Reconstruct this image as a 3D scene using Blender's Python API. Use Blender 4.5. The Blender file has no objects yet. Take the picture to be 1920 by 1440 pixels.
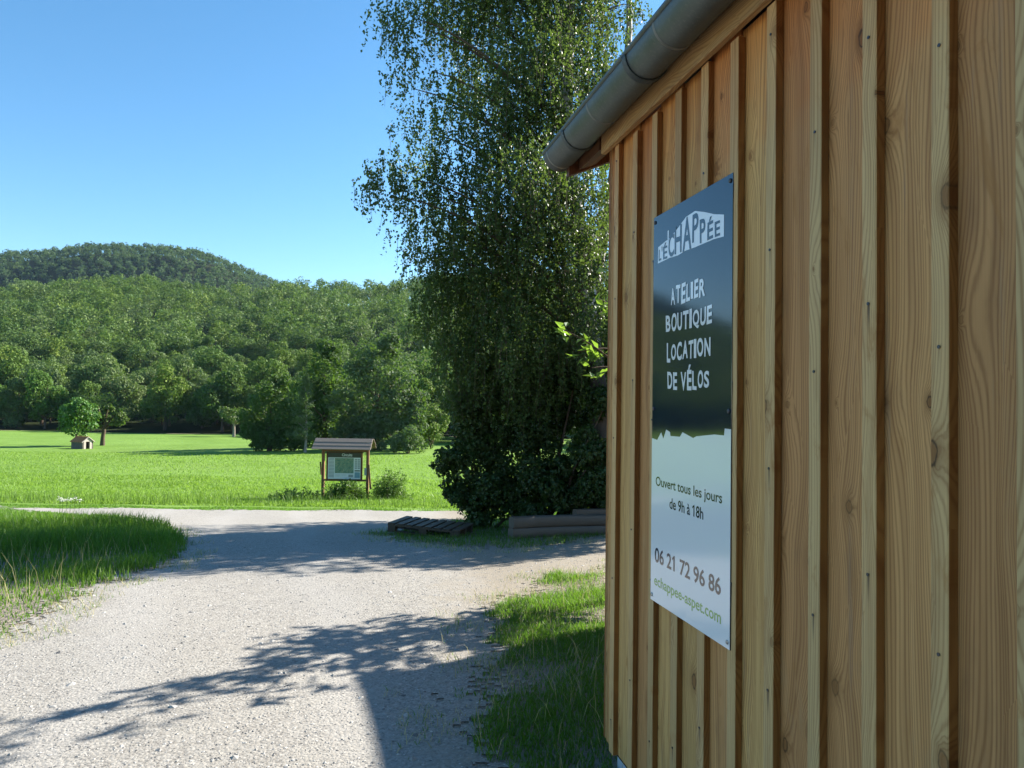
import bpy, bmesh, math, random
import numpy as np
from mathutils import Matrix, Vector
R = math.radians
rng = np.random.default_rng(7)
random.seed(7)
SC = bpy.context.scene
COL = SC.collection

# ------------------------------------------------------------------ camera
F, PITCH, ROLL, CAMZ = 1340.0, 0.0231, 0.0135, 1.65
fw = np.array([0, math.cos(PITCH), math.sin(PITCH)])
u0 = np.array([0, -math.sin(PITCH), math.cos(PITCH)]); r0 = np.array([1.0, 0, 0])
rt = math.cos(ROLL)*r0 + math.sin(ROLL)*u0
up = math.cos(ROLL)*u0 - math.sin(ROLL)*r0
cd = bpy.data.cameras.new('camera'); cam = bpy.data.objects.new('camera', cd); COL.objects.link(cam)
cd.sensor_width = 36; cd.lens = 36*F/1920; cd.clip_start = 0.05; cd.clip_end = 5000
M = Matrix.Identity(4)
for i in range(3):
    M[i][0] = rt[i]; M[i][1] = up[i]; M[i][2] = -fw[i]
M[2][3] = CAMZ
cam.matrix_world = M
SC.camera = cam

# ------------------------------------------------------------------ light
SUN_EL = R(30); SUN_AZ = math.atan2(0.8, 0.6)          # azimuth from +Y towards +X
wd = bpy.data.worlds.new('World'); SC.world = wd; wd.use_nodes = True
wn = wd.node_tree; bg = wn.nodes['Background']
sky = wn.nodes.new('ShaderNodeTexSky'); sky.sky_type = 'NISHITA'; sky.sun_disc = False
sky.sun_elevation = SUN_EL; sky.sun_rotation = SUN_AZ
sky.altitude = 450; sky.air_density = 1.0; sky.dust_density = 0.2; sky.ozone_density = 2.6
hs = wn.nodes.new('ShaderNodeHueSaturation'); hs.inputs['Saturation'].default_value = 1.2; hs.inputs['Hue'].default_value = 0.492
wn.links.new(sky.outputs[0], hs.inputs['Color']); wn.links.new(hs.outputs[0], bg.inputs[0]); bg.inputs[1].default_value = 0.076
sd = bpy.data.lights.new('sun', 'SUN'); sd.energy = 5.0; sd.angle = R(0.55); sd.color = (1, 0.93, 0.82)
sun = bpy.data.objects.new('sun', sd); COL.objects.link(sun)
sdir = Vector((math.sin(SUN_AZ)*math.cos(SUN_EL), math.cos(SUN_AZ)*math.cos(SUN_EL), math.sin(SUN_EL)))
sun.rotation_euler = sdir.to_track_quat('Z', 'Y').to_euler(); sun.location = (20, 15, 20)
SC.view_settings.view_transform = 'Standard'; SC.view_settings.look = 'None'
SC.view_settings.exposure = 1.7; SC.view_settings.gamma = 1.0
SC.render.engine = 'CYCLES'
SC.cycles.max_bounces = 6; SC.cycles.transparent_max_bounces = 4; SC.cycles.volume_bounces = 0

# ------------------------------------------------------------------ node helpers
def mat(name):
    m = bpy.data.materials.new(name); m.use_nodes = True
    nt = m.node_tree; nt.nodes.clear()
    out = nt.nodes.new('ShaderNodeOutputMaterial')
    return m, nt, out
class G:
    """small expression helper around a node tree"""
    def __init__(s, nt): s.nt = nt
    def put(s, sock, v):
        if isinstance(v, bpy.types.NodeSocket): s.nt.links.new(v, sock)
        elif v is not None: sock.default_value = v
    def n(s, t, **kw):
        nd = s.nt.nodes.new(t)
        for k, v in kw.items():
            if k.startswith('i_'):
                key = k[2:].replace('_', ' ')
                s.put(nd.inputs[int(key)] if key.isdigit() else nd.inputs[key], v)
            else: setattr(nd, k, v)
        return nd
    def m(s, op, a, b=None, c=None, clamp=False):
        nd = s.nt.nodes.new('ShaderNodeMath'); nd.operation = op; nd.use_clamp = clamp
        for i, v in enumerate((a, b, c)):
            if v is not None: s.put(nd.inputs[i], v)
        return nd.outputs[0]
    def xyz(s, v):
        nd = s.n('ShaderNodeSeparateXYZ'); s.put(nd.inputs[0], v); return nd.outputs
    def vec(s, x, y, z):
        nd = s.n('ShaderNodeCombineXYZ'); s.put(nd.inputs[0], x); s.put(nd.inputs[1], y); s.put(nd.inputs[2], z); return nd.outputs[0]
    def noise(s, v, scale=1, det=2, rough=0.5, dist=0, col=False):
        nd = s.n('ShaderNodeTexNoise'); s.put(nd.inputs['Vector'], v); s.put(nd.inputs['Scale'], scale)
        nd.inputs['Detail'].default_value = det; nd.inputs['Roughness'].default_value = rough; nd.inputs['Distortion'].default_value = dist
        return nd.outputs['Color' if col else 'Fac']
    def ramp(s, f, *stops):
        nd = s.n('ShaderNodeValToRGB'); s.put(nd.inputs[0], f); e = nd.color_ramp.elements
        while len(e) < len(stops): e.new(0.5)
        for k, (p, c) in enumerate(stops):
            e[k].position = p; e[k].color = (*c, 1) if len(c) == 3 else c
        return nd.outputs[0]
    def mix(s, f, a, b, blend='MIX'):
        nd = s.n('ShaderNodeMix', data_type='RGBA', blend_type=blend)
        s.put(nd.inputs[0], f)
        for sock, v in ((nd.inputs[6], a), (nd.inputs[7], b)):
            s.put(sock, (*v, 1) if isinstance(v, tuple) and len(v) == 3 else v)
        return nd.outputs[2]
    def step(s, x, lo, hi):
        nd = s.n('ShaderNodeMapRange', interpolation_type='SMOOTHSTEP')
        s.put(nd.inputs[0], x); s.put(nd.inputs[1], lo); s.put(nd.inputs[2], hi); return nd.outputs[0]
    def attr(s, name, kind='OBJECT'):
        return s.n('ShaderNodeAttribute', attribute_type=kind, attribute_name=name).outputs['Fac']
    def obj(s): return s.n('ShaderNodeTexCoord').outputs['Object']
    def pos(s): return s.n('ShaderNodeNewGeometry').outputs['Position']
    def bump(s, h, strength=0.3, dist=0.01):
        nd = s.n('ShaderNodeBump'); nd.inputs['Strength'].default_value = strength; nd.inputs['Distance'].default_value = dist
        s.put(nd.inputs['Height'], h); return nd.outputs[0]
    def bsdf(s, color, rough=0.6, spec=0.4, metal=0.0, normal=None):
        nd = s.n('ShaderNodeBsdfPrincipled')
        s.put(nd.inputs['Base Color'], (*color, 1) if isinstance(color, tuple) else color)
        s.put(nd.inputs['Roughness'], rough); nd.inputs['Specular IOR Level'].default_value = spec
        nd.inputs['Metallic'].default_value = metal
        if normal is not None: s.put(nd.inputs['Normal'], normal)
        return nd.outputs[0]

def simple(name, color, rough=0.6, spec=0.4, metal=0.0, var=0.15, scale=20, bumpd=0.0):
    m, nt, out = mat(name); g = G(nt)
    n1 = g.noise(g.obj(), scale, 4, 0.6)
    c = g.mix(n1, tuple(x*(1-var) for x in color), tuple(min(1, x*(1+var)) for x in color))
    nrm = g.bump(n1, 0.4, bumpd) if bumpd else None
    nt.links.new(g.bsdf(c, rough, spec, metal, nrm), out.inputs[0]); return m

# ------------------------------------------------------------------ materials
def wood(name, early=(0.55, 0.295, 0.12), late=(0.23, 0.10, 0.034), warm=(0.62, 0.41, 0.16), weather=0.0, fresh_top=0.0, nails=False, dark=1.0):
    m, nt, out = mat(name); g = G(nt)
    P = g.obj(); seed = g.attr('seed')
    x, y, z = g.xyz(P)
    xs = g.m('ADD', x, g.m('MULTIPLY', seed, 3.7)); zs = g.m('ADD', z, g.m('MULTIPLY', seed, 11.3))
    v2 = g.vec(g.m('MULTIPLY', xs, 8.0), g.m('MULTIPLY', zs, 1.9), 0.0)
    vo = g.n('ShaderNodeTexVoronoi', voronoi_dimensions='2D', i_Vector=v2, i_Scale=1.0)
    dx, dy, _ = g.xyz(g.n('ShaderNodeVectorMath', operation='SUBTRACT', i_0=v2, i_1=vo.outputs['Position']).outputs[0])
    dx = g.m('DIVIDE', dx, 8.0); dz = g.m('MULTIPLY', g.m('DIVIDE', dy, 1.9), 0.62)
    wob = g.m('MULTIPLY', g.m('SUBTRACT', g.noise(g.vec(g.m('MULTIPLY', xs, 60.0), 0.0, g.m('MULTIPLY', zs, 40.0)), 1, 2), 0.5), 0.012)
    d = g.m('ADD', g.m('SQRT', g.m('ADD', g.m('MULTIPLY', dx, dx), g.m('MULTIPLY', dz, dz))), wob)
    cr, cg, cb = g.xyz(vo.outputs['Color'])
    has = g.m('GREATER_THAN', cr, 0.30)
    size = g.m('ADD', 0.0025, g.m('MULTIPLY', g.m('POWER', cg, 1.8), 0.0125))
    def bell(w): return g.m('MULTIPLY', has, g.m('POWER', 2.718, g.m('MULTIPLY', -1.0, g.m('POWER', g.m('DIVIDE', d, w), 2.0))))
    k1 = bell(g.m('MULTIPLY', size, 2.2)); k2 = bell(0.075)
    low = g.noise(g.vec(g.m('MULTIPLY', xs, 5.0), g.m('MULTIPLY', y, 5.0), g.m('MULTIPLY', zs, 0.55)), 1, 2, 0.5)
    gx = g.m('ADD', g.m('ADD', xs, g.m('MULTIPLY', y, 0.6)), g.m('ADD', g.m('MULTIPLY', low, 0.17), g.m('ADD', g.m('MULTIPLY', k1, 0.035), g.m('MULTIPLY', k2, 0.03))))
    ph = g.m('ADD', g.m('MULTIPLY', gx, 620.0), g.m('MULTIPLY', g.noise(g.vec(g.m('MULTIPLY', gx, 18.0), 0.0, g.m('MULTIPLY', zs, 0.3)), 1, 1), 26.0))
    line = g.m('POWER', g.m('ADD', 0.5, g.m('MULTIPLY', 0.5, g.m('SINE', ph))), 2.2)
    fine = g.noise(g.vec(g.m('MULTIPLY', xs, 420.0), g.m('MULTIPLY', y, 420.0), g.m('MULTIPLY', zs, 5.0)), 1, 2, 0.6)
    broad = g.noise(g.vec(g.m('MULTIPLY', gx, 26.0), 3.0, g.m('MULTIPLY', zs, 0.7)), 1, 3, 0.55)
    tint = g.attr('tint')
    base = g.mix(tint, early, warm)
    base = g.mix(g.step(broad, 0.35, 0.7), base, g.mix(0.45, base, late))
    fl = g.m('MULTIPLY', line, g.m('ADD', 0.26, g.m('MULTIPLY', broad, 0.62)))
    c = g.mix(g.m('ADD', fl, g.m('MULTIPLY', g.m('SUBTRACT', fine, 0.45), 0.55), clamp=True), base, late)
    bri = g.m('ADD', 0.86, g.m('MULTIPLY', g.m('FRACT', g.m('MULTIPLY', seed, 7.13)), 0.36))
    c = g.mix(1.0, c, g.vec(bri, bri, bri), 'MULTIPLY')
    # patches of stain, pale sapwood
    st = g.noise(g.vec(g.m('MULTIPLY', xs, 9.0), 1.0, g.m('MULTIPLY', zs, 2.2)), 1, 4, 0.6)
    c = g.mix(g.m('MULTIPLY', g.step(st, 0.55, 0.8), 0.5), c, (0.15, 0.08, 0.042))
    c = g.mix(g.m('MULTIPLY', g.step(st, 0.42, 0.2), 0.45), c, (0.42, 0.31, 0.17))
    am = g.noise(g.vec(g.m('MULTIPLY', xs, 14.0), 7.0, g.m('MULTIPLY', zs, 3.4)), 1, 5, 0.65, 1.2)
    c = g.mix(g.m('MULTIPLY', g.step(am, 0.56, 0.72), 0.6), c, (0.36, 0.17, 0.05))
    gr = g.noise(g.vec(g.m('MULTIPLY', xs, 22.0), 2.0, g.m('MULTIPLY', zs, 1.1)), 1, 4, 0.7)
    c = g.mix(g.m('MULTIPLY', g.step(gr, 0.56, 0.75), 0.4), c, (0.25, 0.22, 0.18))
    # knots
    core = g.m('MULTIPLY', has, g.step(d, size, g.m('MULTIPLY', size, 0.7)))
    rim = g.m('MULTIPLY', has, g.m('MULTIPLY', g.step(d, g.m('MULTIPLY', size, 1.35), size), g.step(d, g.m('MULTIPLY', size, 0.75), size)))
    halo = g.m('MULTIPLY', k1, g.m('ADD', 0.35, g.m('MULTIPLY', cb, 0.5)))
    c = g.mix(halo, c, (0.23, 0.11, 0.035))
    c = g.mix(g.m('MULTIPLY', core, g.m('ADD', 0.3, g.m('MULTIPLY', cb, 0.45))), c, g.mix(g.noise(g.vec(g.m('MULTIPLY', d, 900.0), cb, 0.0), 1, 1), (0.15, 0.06, 0.02), (0.34, 0.17, 0.06)))
    c = g.mix(g.m('MULTIPLY', rim, g.m('MULTIPLY', cb, 0.9)), c, (0.035, 0.02, 0.012))
    if fresh_top:   # boards sheltered under the eave kept their fresh reddish colour
        wz = g.m('ADD', g.n('ShaderNodeSeparateXYZ', i_0=g.pos()).outputs[2], g.m('MULTIPLY', g.m('SUBTRACT', g.noise(P, 5, 2), 0.5), 0.5))
        t = g.m('MULTIPLY', g.step(wz, 2.2, 2.85), fresh_top)
        c = g.mix(t, c, g.mix(1.0, c, (1.12, 0.72, 0.46), 'MULTIPLY'))
    if weather:
        c = g.mix(weather, c, g.mix(fine, (0.16, 0.14, 0.12), (0.34, 0.31, 0.28)))
    ck = g.noise(g.vec(g.m('MULTIPLY', gx, 95.0), 5.0, g.m('MULTIPLY', zs, 1.6)), 1, 2, 0.5)      # drying splits
    c = g.mix(g.m('MULTIPLY', g.step(ck, 0.74, 0.78), 0.75), c, (0.05, 0.03, 0.018))
    if nails:      # iron stain running down from each nail head
        no = g.attr('nail_offset')
        zz = g.m('FRACT', g.m('DIVIDE', g.m('SUBTRACT', z, no), 0.62))           # 0 at a nail, grows upward
        below = g.m('MULTIPLY', g.m('SUBTRACT', 1.0, zz), 0.62)                    # metres below the nail
        xx = g.m('ABSOLUTE', g.m('ADD', x, g.m('MULTIPLY', g.m('SUBTRACT', fine, 0.5), 0.004)))
        s1 = g.m('MULTIPLY', g.step(xx, 0.0065, 0.001), g.m('MULTIPLY', g.step(below, 0.085, 0.0), g.step(y, 0.0, -0.008)))
        c = g.mix(g.m('MULTIPLY', s1, g.m('MULTIPLY', g.step(g.noise(g.vec(seed, 0.0, g.m('MULTIPLY', zs, 1.4)), 1, 2), 0.42, 0.62), 0.8)), c, (0.03, 0.03, 0.035))
    if nails:      # sawn edges: redder heartwood, darkened further to paint in their shade
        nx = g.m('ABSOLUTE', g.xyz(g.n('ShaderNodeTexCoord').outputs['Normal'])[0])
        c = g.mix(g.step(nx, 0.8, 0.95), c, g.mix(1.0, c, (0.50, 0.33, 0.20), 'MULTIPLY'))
    if dark != 1.0: c = g.mix(1.0, c, (dark, dark, dark), 'MULTIPLY')
    h = g.m('ADD', g.m('MULTIPLY', line, 0.4), fine)
    nt.links.new(g.bsdf(c, 0.62, 0.25, 0, g.bump(h, 0.35, 0.0015)), out.inputs[0]); return m

M_BOARD = wood('board_wood', fresh_top=0.9)
M_BATTEN = wood('batten_wood', early=(0.57, 0.385, 0.18), late=(0.31, 0.17, 0.07), warm=(0.60, 0.44, 0.215), fresh_top=0.5, nails=True)
M_FASCIA = wood('fascia_wood', early=(0.36, 0.20, 0.09), late=(0.20, 0.10, 0.042))
M_STAIN = wood('stained_wood', early=(0.13, 0.055, 0.03), late=(0.06, 0.025, 0.014), warm=(0.15, 0.07, 0.035))
M_GREYWOOD = wood('grey_wood', weather=0.75)
M_DARKWOOD = wood('dark_wood', weather=0.6, dark=0.27)  # evenly darkened; on the pallet this stands in for shade
M_POST = wood('post_wood', early=(0.24, 0.115, 0.06), late=(0.12, 0.055, 0.03), warm=(0.28, 0.14, 0.07))
M_ROOFWOOD = wood('roof_wood', weather=0.85, dark=0.8)

def zinc_mat():
    m, nt, out = mat('zinc'); g = G(nt); P = g.obj()
    n1 = g.noise(P, 9, 4, 0.6); n2 = g.noise(P, 90, 3, 0.6)
    c = g.mix(n1, (0.085, 0.10, 0.10), (0.18, 0.20, 0.20))
    c = g.mix(g.m('MULTIPLY', g.step(n2, 0.5, 0.75), 0.35), c, (0.24, 0.25, 0.24))
    nt.links.new(g.bsdf(c, g.m('ADD', 0.42, g.m('MULTIPLY', n1, 0.25)), 0.5, 0.75, g.bump(n2, 0.08, 0.002)), out.inputs[0]); return m
M_ZINC = zinc_mat()
M_SOLDER = simple('pale_zinc', (0.27, 0.28, 0.26), 0.55, 0.4, 0.5, 0.2, 60)
M_ROOF = simple('roof_sheet', (0.12, 0.07, 0.05), 0.6, 0.3, 0, 0.25, 8, 0.01)
M_CONC = simple('foundation_render', (0.42, 0.50, 0.60), 0.85, 0.2, 0, 0.2, 25, 0.01)
M_CORE = simple('light_block', (0.04, 0.035, 0.03), 0.9, 0.1)
M_NAIL = simple('nail_steel', (0.09, 0.09, 0.10), 0.45, 0.5, 0.8)

def gloss(name, color, rough=0.06):
    m, nt, out = mat(name); g = G(nt); n1 = g.noise(g.obj(), 3, 3, 0.6); n2 = g.noise(g.obj(), 160, 3, 0.65)
    c = g.mix(g.m('MULTIPLY', g.step(n2, 0.66, 0.8), 0.04), color, (0.35, 0.33, 0.30))
    nd = g.n('ShaderNodeBsdfPrincipled'); g.put(nd.inputs['Base Color'], c)
    g.put(nd.inputs['Roughness'], g.m('ADD', rough, g.m('MULTIPLY', n1, 0.05))); nd.inputs['IOR'].default_value = 1.95
    g.put(nd.inputs['Normal'], g.bump(n1, 0.04, 0.01))
    nt.links.new(nd.outputs[0], out.inputs[0]); return m
M_SNAVY = gloss('sign_navy', (0.008, 0.016, 0.034))
M_SWHITE = gloss('sign_white', (0.78, 0.83, 0.88))
M_SGREEN = gloss('sign_green', (0.20, 0.42, 0.10))
M_SGREY = gloss('sign_ink', (0.03, 0.033, 0.05))
M_BOLT = simple('bolt_steel', (0.35, 0.36, 0.38), 0.3, 0.5, 0.9)

def leafmat(name, c1, c2, transl=0.3, rough=0.45, spec=0.35, tcol=(0.16, 0.30, 0.03), palette=None):
    m, nt, out = mat(name); g = G(nt)
    ri = g.n('ShaderNodeNewGeometry').outputs['Random Per Island']
    tone = g.m('FRACT', g.m('ADD', g.attr('tone', 'GEOMETRY'), g.n('ShaderNodeObjectInfo').outputs['Random']))
    f = g.m('ADD', g.m('MULTIPLY', ri, 0.5), g.m('MULTIPLY', tone, 0.5))
    c = g.mix(f, c1, c2)
    if palette:
        pc = g.ramp(tone, *[(i/(len(palette)-1), p) for i, p in enumerate(palette)])
        c = g.mix(ri, g.mix(1.0, pc, (0.7, 0.72, 0.7), 'MULTIPLY'), g.mix(1.0, pc, (1.25, 1.2, 1.2), 'MULTIPLY'))
    b = g.bsdf(c, rough, spec)
    t = g.n('ShaderNodeBsdfTranslucent'); g.put(t.inputs[0], g.mix(f, tuple(x*0.7 for x in tcol), tcol))
    mx = g.n('ShaderNodeMixShader'); mx.inputs[0].default_value = transl
    nt.links.new(b, mx.inputs[1]); nt.links.new(t.outputs[0], mx.inputs[2]); nt.links.new(mx.outputs[0], out.inputs[0]); return m
L_FOREST = leafmat('forest_leaves', (0.040, 0.085, 0.022), (0.12, 0.185, 0.040), 0.22, 0.6, 0.12, (0.19, 0.32, 0.05), palette=((0.05, 0.10, 0.028), (0.12, 0.20, 0.035), (0.09, 0.14, 0.06), (0.17, 0.24, 0.04), (0.06, 0.125, 0.03), (0.14, 0.19, 0.075), (0.085, 0.17, 0.032)))
L_HILL = leafmat('hill_leaves', (0.045, 0.085, 0.03), (0.10, 0.155, 0.045), 0.30, 0.6, 0.12, (0.13, 0.23, 0.06), palette=((0.05, 0.095, 0.045), (0.08, 0.135, 0.055), (0.06, 0.11, 0.05), (0.10, 0.15, 0.06)))
L_BIRCH = leafmat('birch_leaves', (0.030, 0.062, 0.018), (0.078, 0.13, 0.032), 0.30, 0.45, 0.28, (0.19, 0.30, 0.045))
L_SHRUB = leafmat('shrub_leaves', (0.020, 0.046, 0.012), (0.060, 0.105, 0.022), 0.25, 0.45, 0.35, (0.10, 0.19, 0.02))
L_CHERRY = leafmat('cherry_leaves', (0.060, 0.13, 0.022), (0.11, 0.20, 0.035), 0.45, 0.4, 0.4, (0.30, 0.50, 0.05))
L_WILLOW = leafmat('willow_leaves', (0.085, 0.12, 0.06), (0.14, 0.18, 0.095), 0.3, 0.6, 0.15)
L_BRIGHT = leafmat('round_tree_leaves', (0.045, 0.13, 0.022), (0.09, 0.22, 0.03), 0.3)
L_ORCH = leafmat('orchard_leaves', (0.085, 0.13, 0.035), (0.15, 0.19, 0.055), 0.3)
L_DARK = leafmat('dark_tree_leaves', (0.03, 0.065, 0.022), (0.07, 0.12, 0.035), 0.28, 0.6, 0.15)
L_WEED = leafmat('weed_leaves', (0.055, 0.115, 0.022), (0.11, 0.19, 0.035), 0.35)
L_GRASS = leafmat('grass_blades', (0.125, 0.215, 0.03), (0.185, 0.30, 0.055), 0.42, 0.5, 0.25, (0.30, 0.50, 0.05))
L_BANK = leafmat('bank_grass', (0.050, 0.115, 0.018), (0.10, 0.19, 0.03), 0.4, 0.5, 0.3, (0.20, 0.40, 0.03))
L_STRAW = leafmat('straw', (0.32, 0.29, 0.13), (0.50, 0.46, 0.26), 0.3, 0.6, 0.2, (0.5, 0.45, 0.2))
M_BARK = simple('bark', (0.10, 0.075, 0.055), 0.9, 0.1, 0, 0.4, 14, 0.02)
M_PALEBARK = simple('pale_bark', (0.26, 0.23, 0.19), 0.9, 0.1, 0, 0.4, 10, 0.02)
def birchbark():
    m, nt, out = mat('birch_bark'); g = G(nt); x, y, z = g.xyz(g.obj())
    n = g.noise(g.vec(g.m('MULTIPLY', x, 4.0), g.m('MULTIPLY', y, 4.0), g.m('MULTIPLY', z, 14.0)), 1, 4, 0.65)
    n2 = g.noise(g.obj(), 2.2, 3)
    c = g.mix(g.step(n, 0.5, 0.62), (0.58, 0.55, 0.50), (0.06, 0.05, 0.045))
    c = g.mix(g.m('MULTIPLY', g.step(n2, 0.4, 0.65), 0.75), c, (0.10, 0.085, 0.065)); c = g.mix(g.step(z, 4.2, 2.6), c, g.mix(n, (0.10, 0.085, 0.07), (0.035, 0.03, 0.025)))
    nt.links.new(g.bsdf(c, 0.75, 0.2, 0, g.bump(n, 0.5, 0.01)), out.inputs[0]); return m
M_BIRCH = birchbark()

def ground_mat():
    m, nt, out = mat('meadow_ground'); g = G(nt); P = g.pos()
    x, y, z = g.xyz(P)
    n1 = g.noise(P, 0.22, 4, 0.6); n2 = g.noise(P, 2.3, 4, 0.65); n3 = g.noise(P, 26, 3, 0.7)
    st = g.noise(g.vec(g.m('MULTIPLY', x, 0.35), g.m('MULTIPLY', y, 1.1), 0.0), 1, 4, 0.6)
    c = g.mix(g.step(n1, 0.3, 0.7), (0.14, 0.245, 0.038), (0.185, 0.305, 0.06))
    c = g.mix(g.m('MULTIPLY', g.step(st, 0.5, 0.75), 0.5), c, (0.085, 0.18, 0.025))
    c = g.mix(g.m('MULTIPLY', g.step(n2, 0.5, 0.75), 0.45), c, (0.19, 0.27, 0.06)); c = g.mix(g.m('MULTIPLY', g.step(g.noise(P, 0.06, 3), 0.5, 0.7), 0.4), c, (0.17, 0.24, 0.06))
    c = g.mix(g.m('MULTIPLY', n3, 0.3), c, (0.06, 0.13, 0.02))
    near = g.step(y, 17.0, 12.0)                      # bare earth shows between the verge grass
    soil = g.mix(n3, (0.15, 0.13, 0.10), (0.29, 0.26, 0.21))
    c = g.mix(g.m('MULTIPLY', near, g.step(n2, 0.18, 0.34)), c, soil)
    h = g.m('ADD', g.m('MULTIPLY', n2, 2.0), n3)
    t = g.n('ShaderNodeBsdfTranslucent')
    nt.links.new(g.bsdf(c, 0.85, 0.1, 0, g.bump(h, 0.7, 0.06)), out.inputs[0]); return m
M_GROUND = ground_mat()
M_FLOOR = simple('forest_floor', (0.020, 0.028, 0.010), 0.95, 0.05, 0, 0.4, 0.4)
def gravel_mat():
    m, nt, out = mat('gravel'); g = G(nt); P = g.pos(); x, y, z = g.xyz(P)
    n0 = g.noise(P, 0.5, 3, 0.6); n1 = g.noise(P, 4, 4, 0.65); n2 = g.noise(P, 55, 3, 0.7)
    vo = g.n('ShaderNodeTexVoronoi', i_Vector=P, i_Scale=58.0)
    cell = g.xyz(vo.outputs['Color'])[0]
    vo2 = g.n('ShaderNodeTexVoronoi', i_Vector=P, i_Scale=95.0); cell2 = g.xyz(vo2.outputs['Color'])[1]
    c = g.ramp(g.m('ADD', g.m('MULTIPLY', cell, 0.5), g.m('MULTIPLY', cell2, 0.5)), (0.0, (0.15, 0.142, 0.13)), (0.45, (0.262, 0.248, 0.226)), (1.0, (0.375, 0.36, 0.33)))
    c = g.mix(g.m('MULTIPLY', g.step(n1, 0.45, 0.72), 0.55), c, (0.30, 0.285, 0.255))
    c = g.mix(g.m('MULTIPLY', g.step(n0, 0.5, 0.75), 0.5), c, (0.24, 0.225, 0.20))
    # compacted wheel tracks swing round with the drive; trodden earth towards the barn verge
    wv = g.m('ADD', g.m('ADD', x, g.m('MULTIPLY', g.m('SUBTRACT', g.noise(P, 0.35, 2), 0.5), 1.6)), g.m('MULTIPLY', y, 0.32))
    rut = g.m('POWER', g.m('ADD', 0.5, g.m('MULTIPLY', 0.5, g.m('SINE', g.m('MULTIPLY', wv, 4.2)))), 3.0)
    c = g.mix(g.m('MULTIPLY', rut, 0.35), c, (0.33, 0.32, 0.305))
    dirt = g.m('MULTIPLY', g.step(g.m('ADD', g.m('ADD', x, g.m('MULTIPLY', y, 0.12)), g.m('MULTIPLY', n1, 1.2)), 0.45, 1.5), 0.7)
    c = g.mix(dirt, c, g.mix(n2, (0.17, 0.14, 0.10), (0.30, 0.26, 0.20)))
    h = g.m('ADD', g.m('MULTIPLY', g.m('SUBTRACT', 1.0, vo.outputs['Distance']), 0.6), g.m('MULTIPLY', n2, 0.6))
    nt.links.new(g.bsdf(c, 0.9, 0.15, 0, g.bump(h, 0.45, 0.012)), out.inputs[0]); return m
M_GRAVEL = gravel_mat()
def stone_mat():
    m, nt, out = mat('gravel_stones'); g = G(nt)
    ri = g.n('ShaderNodeNewGeometry').outputs['Random Per Island']
    c = g.ramp(ri, (0.0, (0.12, 0.12, 0.122)), (0.35, (0.27, 0.268, 0.26)), (0.8, (0.38, 0.375, 0.36)), (1.0, (0.52, 0.50, 0.47)))
    nt.links.new(g.bsdf(c, 0.85, 0.2), out.inputs[0]); return m
M_STONE = stone_mat()

# ------------------------------------------------------------------ object helpers
def tag(o, label=None, cat=None, group=None, kind=None):
    if label: o['label'] = label
    if cat: o['category'] = cat
    if group: o['group'] = group
    if kind: o['kind'] = kind
    return o
def link(o, parent=None):
    COL.objects.link(o)
    if parent is not None: o.parent = parent
    return o
def empty(name, loc, rz=0):
    o = bpy.data.objects.new(name, None); o.location = loc; o.rotation_euler = (0, 0, rz); o.empty_display_size = 0.3
    return link(o)
def npmesh(name, V, Fq, m, smooth=False, tone=None):
    V = np.asarray(V, dtype=np.float32).reshape(-1, 3); Fq = np.asarray(Fq, dtype=np.int32)
    me = bpy.data.meshes.new(name); nf, k = Fq.shape
    me.vertices.add(len(V)); me.vertices.foreach_set('co', V.ravel())
    me.loops.add(nf*k); me.loops.foreach_set('vertex_index', Fq.ravel())
    me.polygons.add(nf); me.polygons.foreach_set('loop_start', np.arange(0, nf*k, k, dtype=np.int32))
    me.polygons.foreach_set('use_smooth', np.full(nf, smooth))
    if tone is not None:
        a = me.attributes.new('tone', 'FLOAT', 'POINT'); a.data.foreach_set('value', np.asarray(tone, dtype=np.float32))
    me.update(calc_edges=True)
    for mm in (m if isinstance(m, (list, tuple)) else [m]): me.materials.append(mm)
    return me
def mobj(name, me, parent=None, loc=(0, 0, 0), rot=(0, 0, 0), **props):
    o = bpy.data.objects.new(name, me); o.location = loc; o.rotation_euler = rot; link(o, parent)
    for k, v in props.items(): o[k] = v
    return o
def plank_mesh(name, w, t, l, m, bev=0.003, z0=0.0):
    """w along x, t along y, l along z from z0"""
    bm = bmesh.new(); bmesh.ops.create_cube(bm, size=1)
    for v in bm.verts: v.co = Vector((v.co.x*w, v.co.y*t, (v.co.z+0.5)*l + z0))
    if bev: bmesh.ops.bevel(bm, geom=list(bm.edges), offset=bev, segments=1, affect='EDGES')
    me = bpy.data.meshes.new(name); bm.to_mesh(me); bm.free(); me.materials.append(m); return me
def poly_mesh(name, polys, m):
    """polys: list of (verts list, faces list)"""
    V = []; Fs = []
    for vs, fs in polys:
        b = len(V); V += [tuple(v) for v in vs]; Fs += [tuple(i+b for i in f) for f in fs]
    me = bpy.data.meshes.new(name); me.from_pydata(V, [], Fs); me.update(); me.materials.append(m); return me
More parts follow.
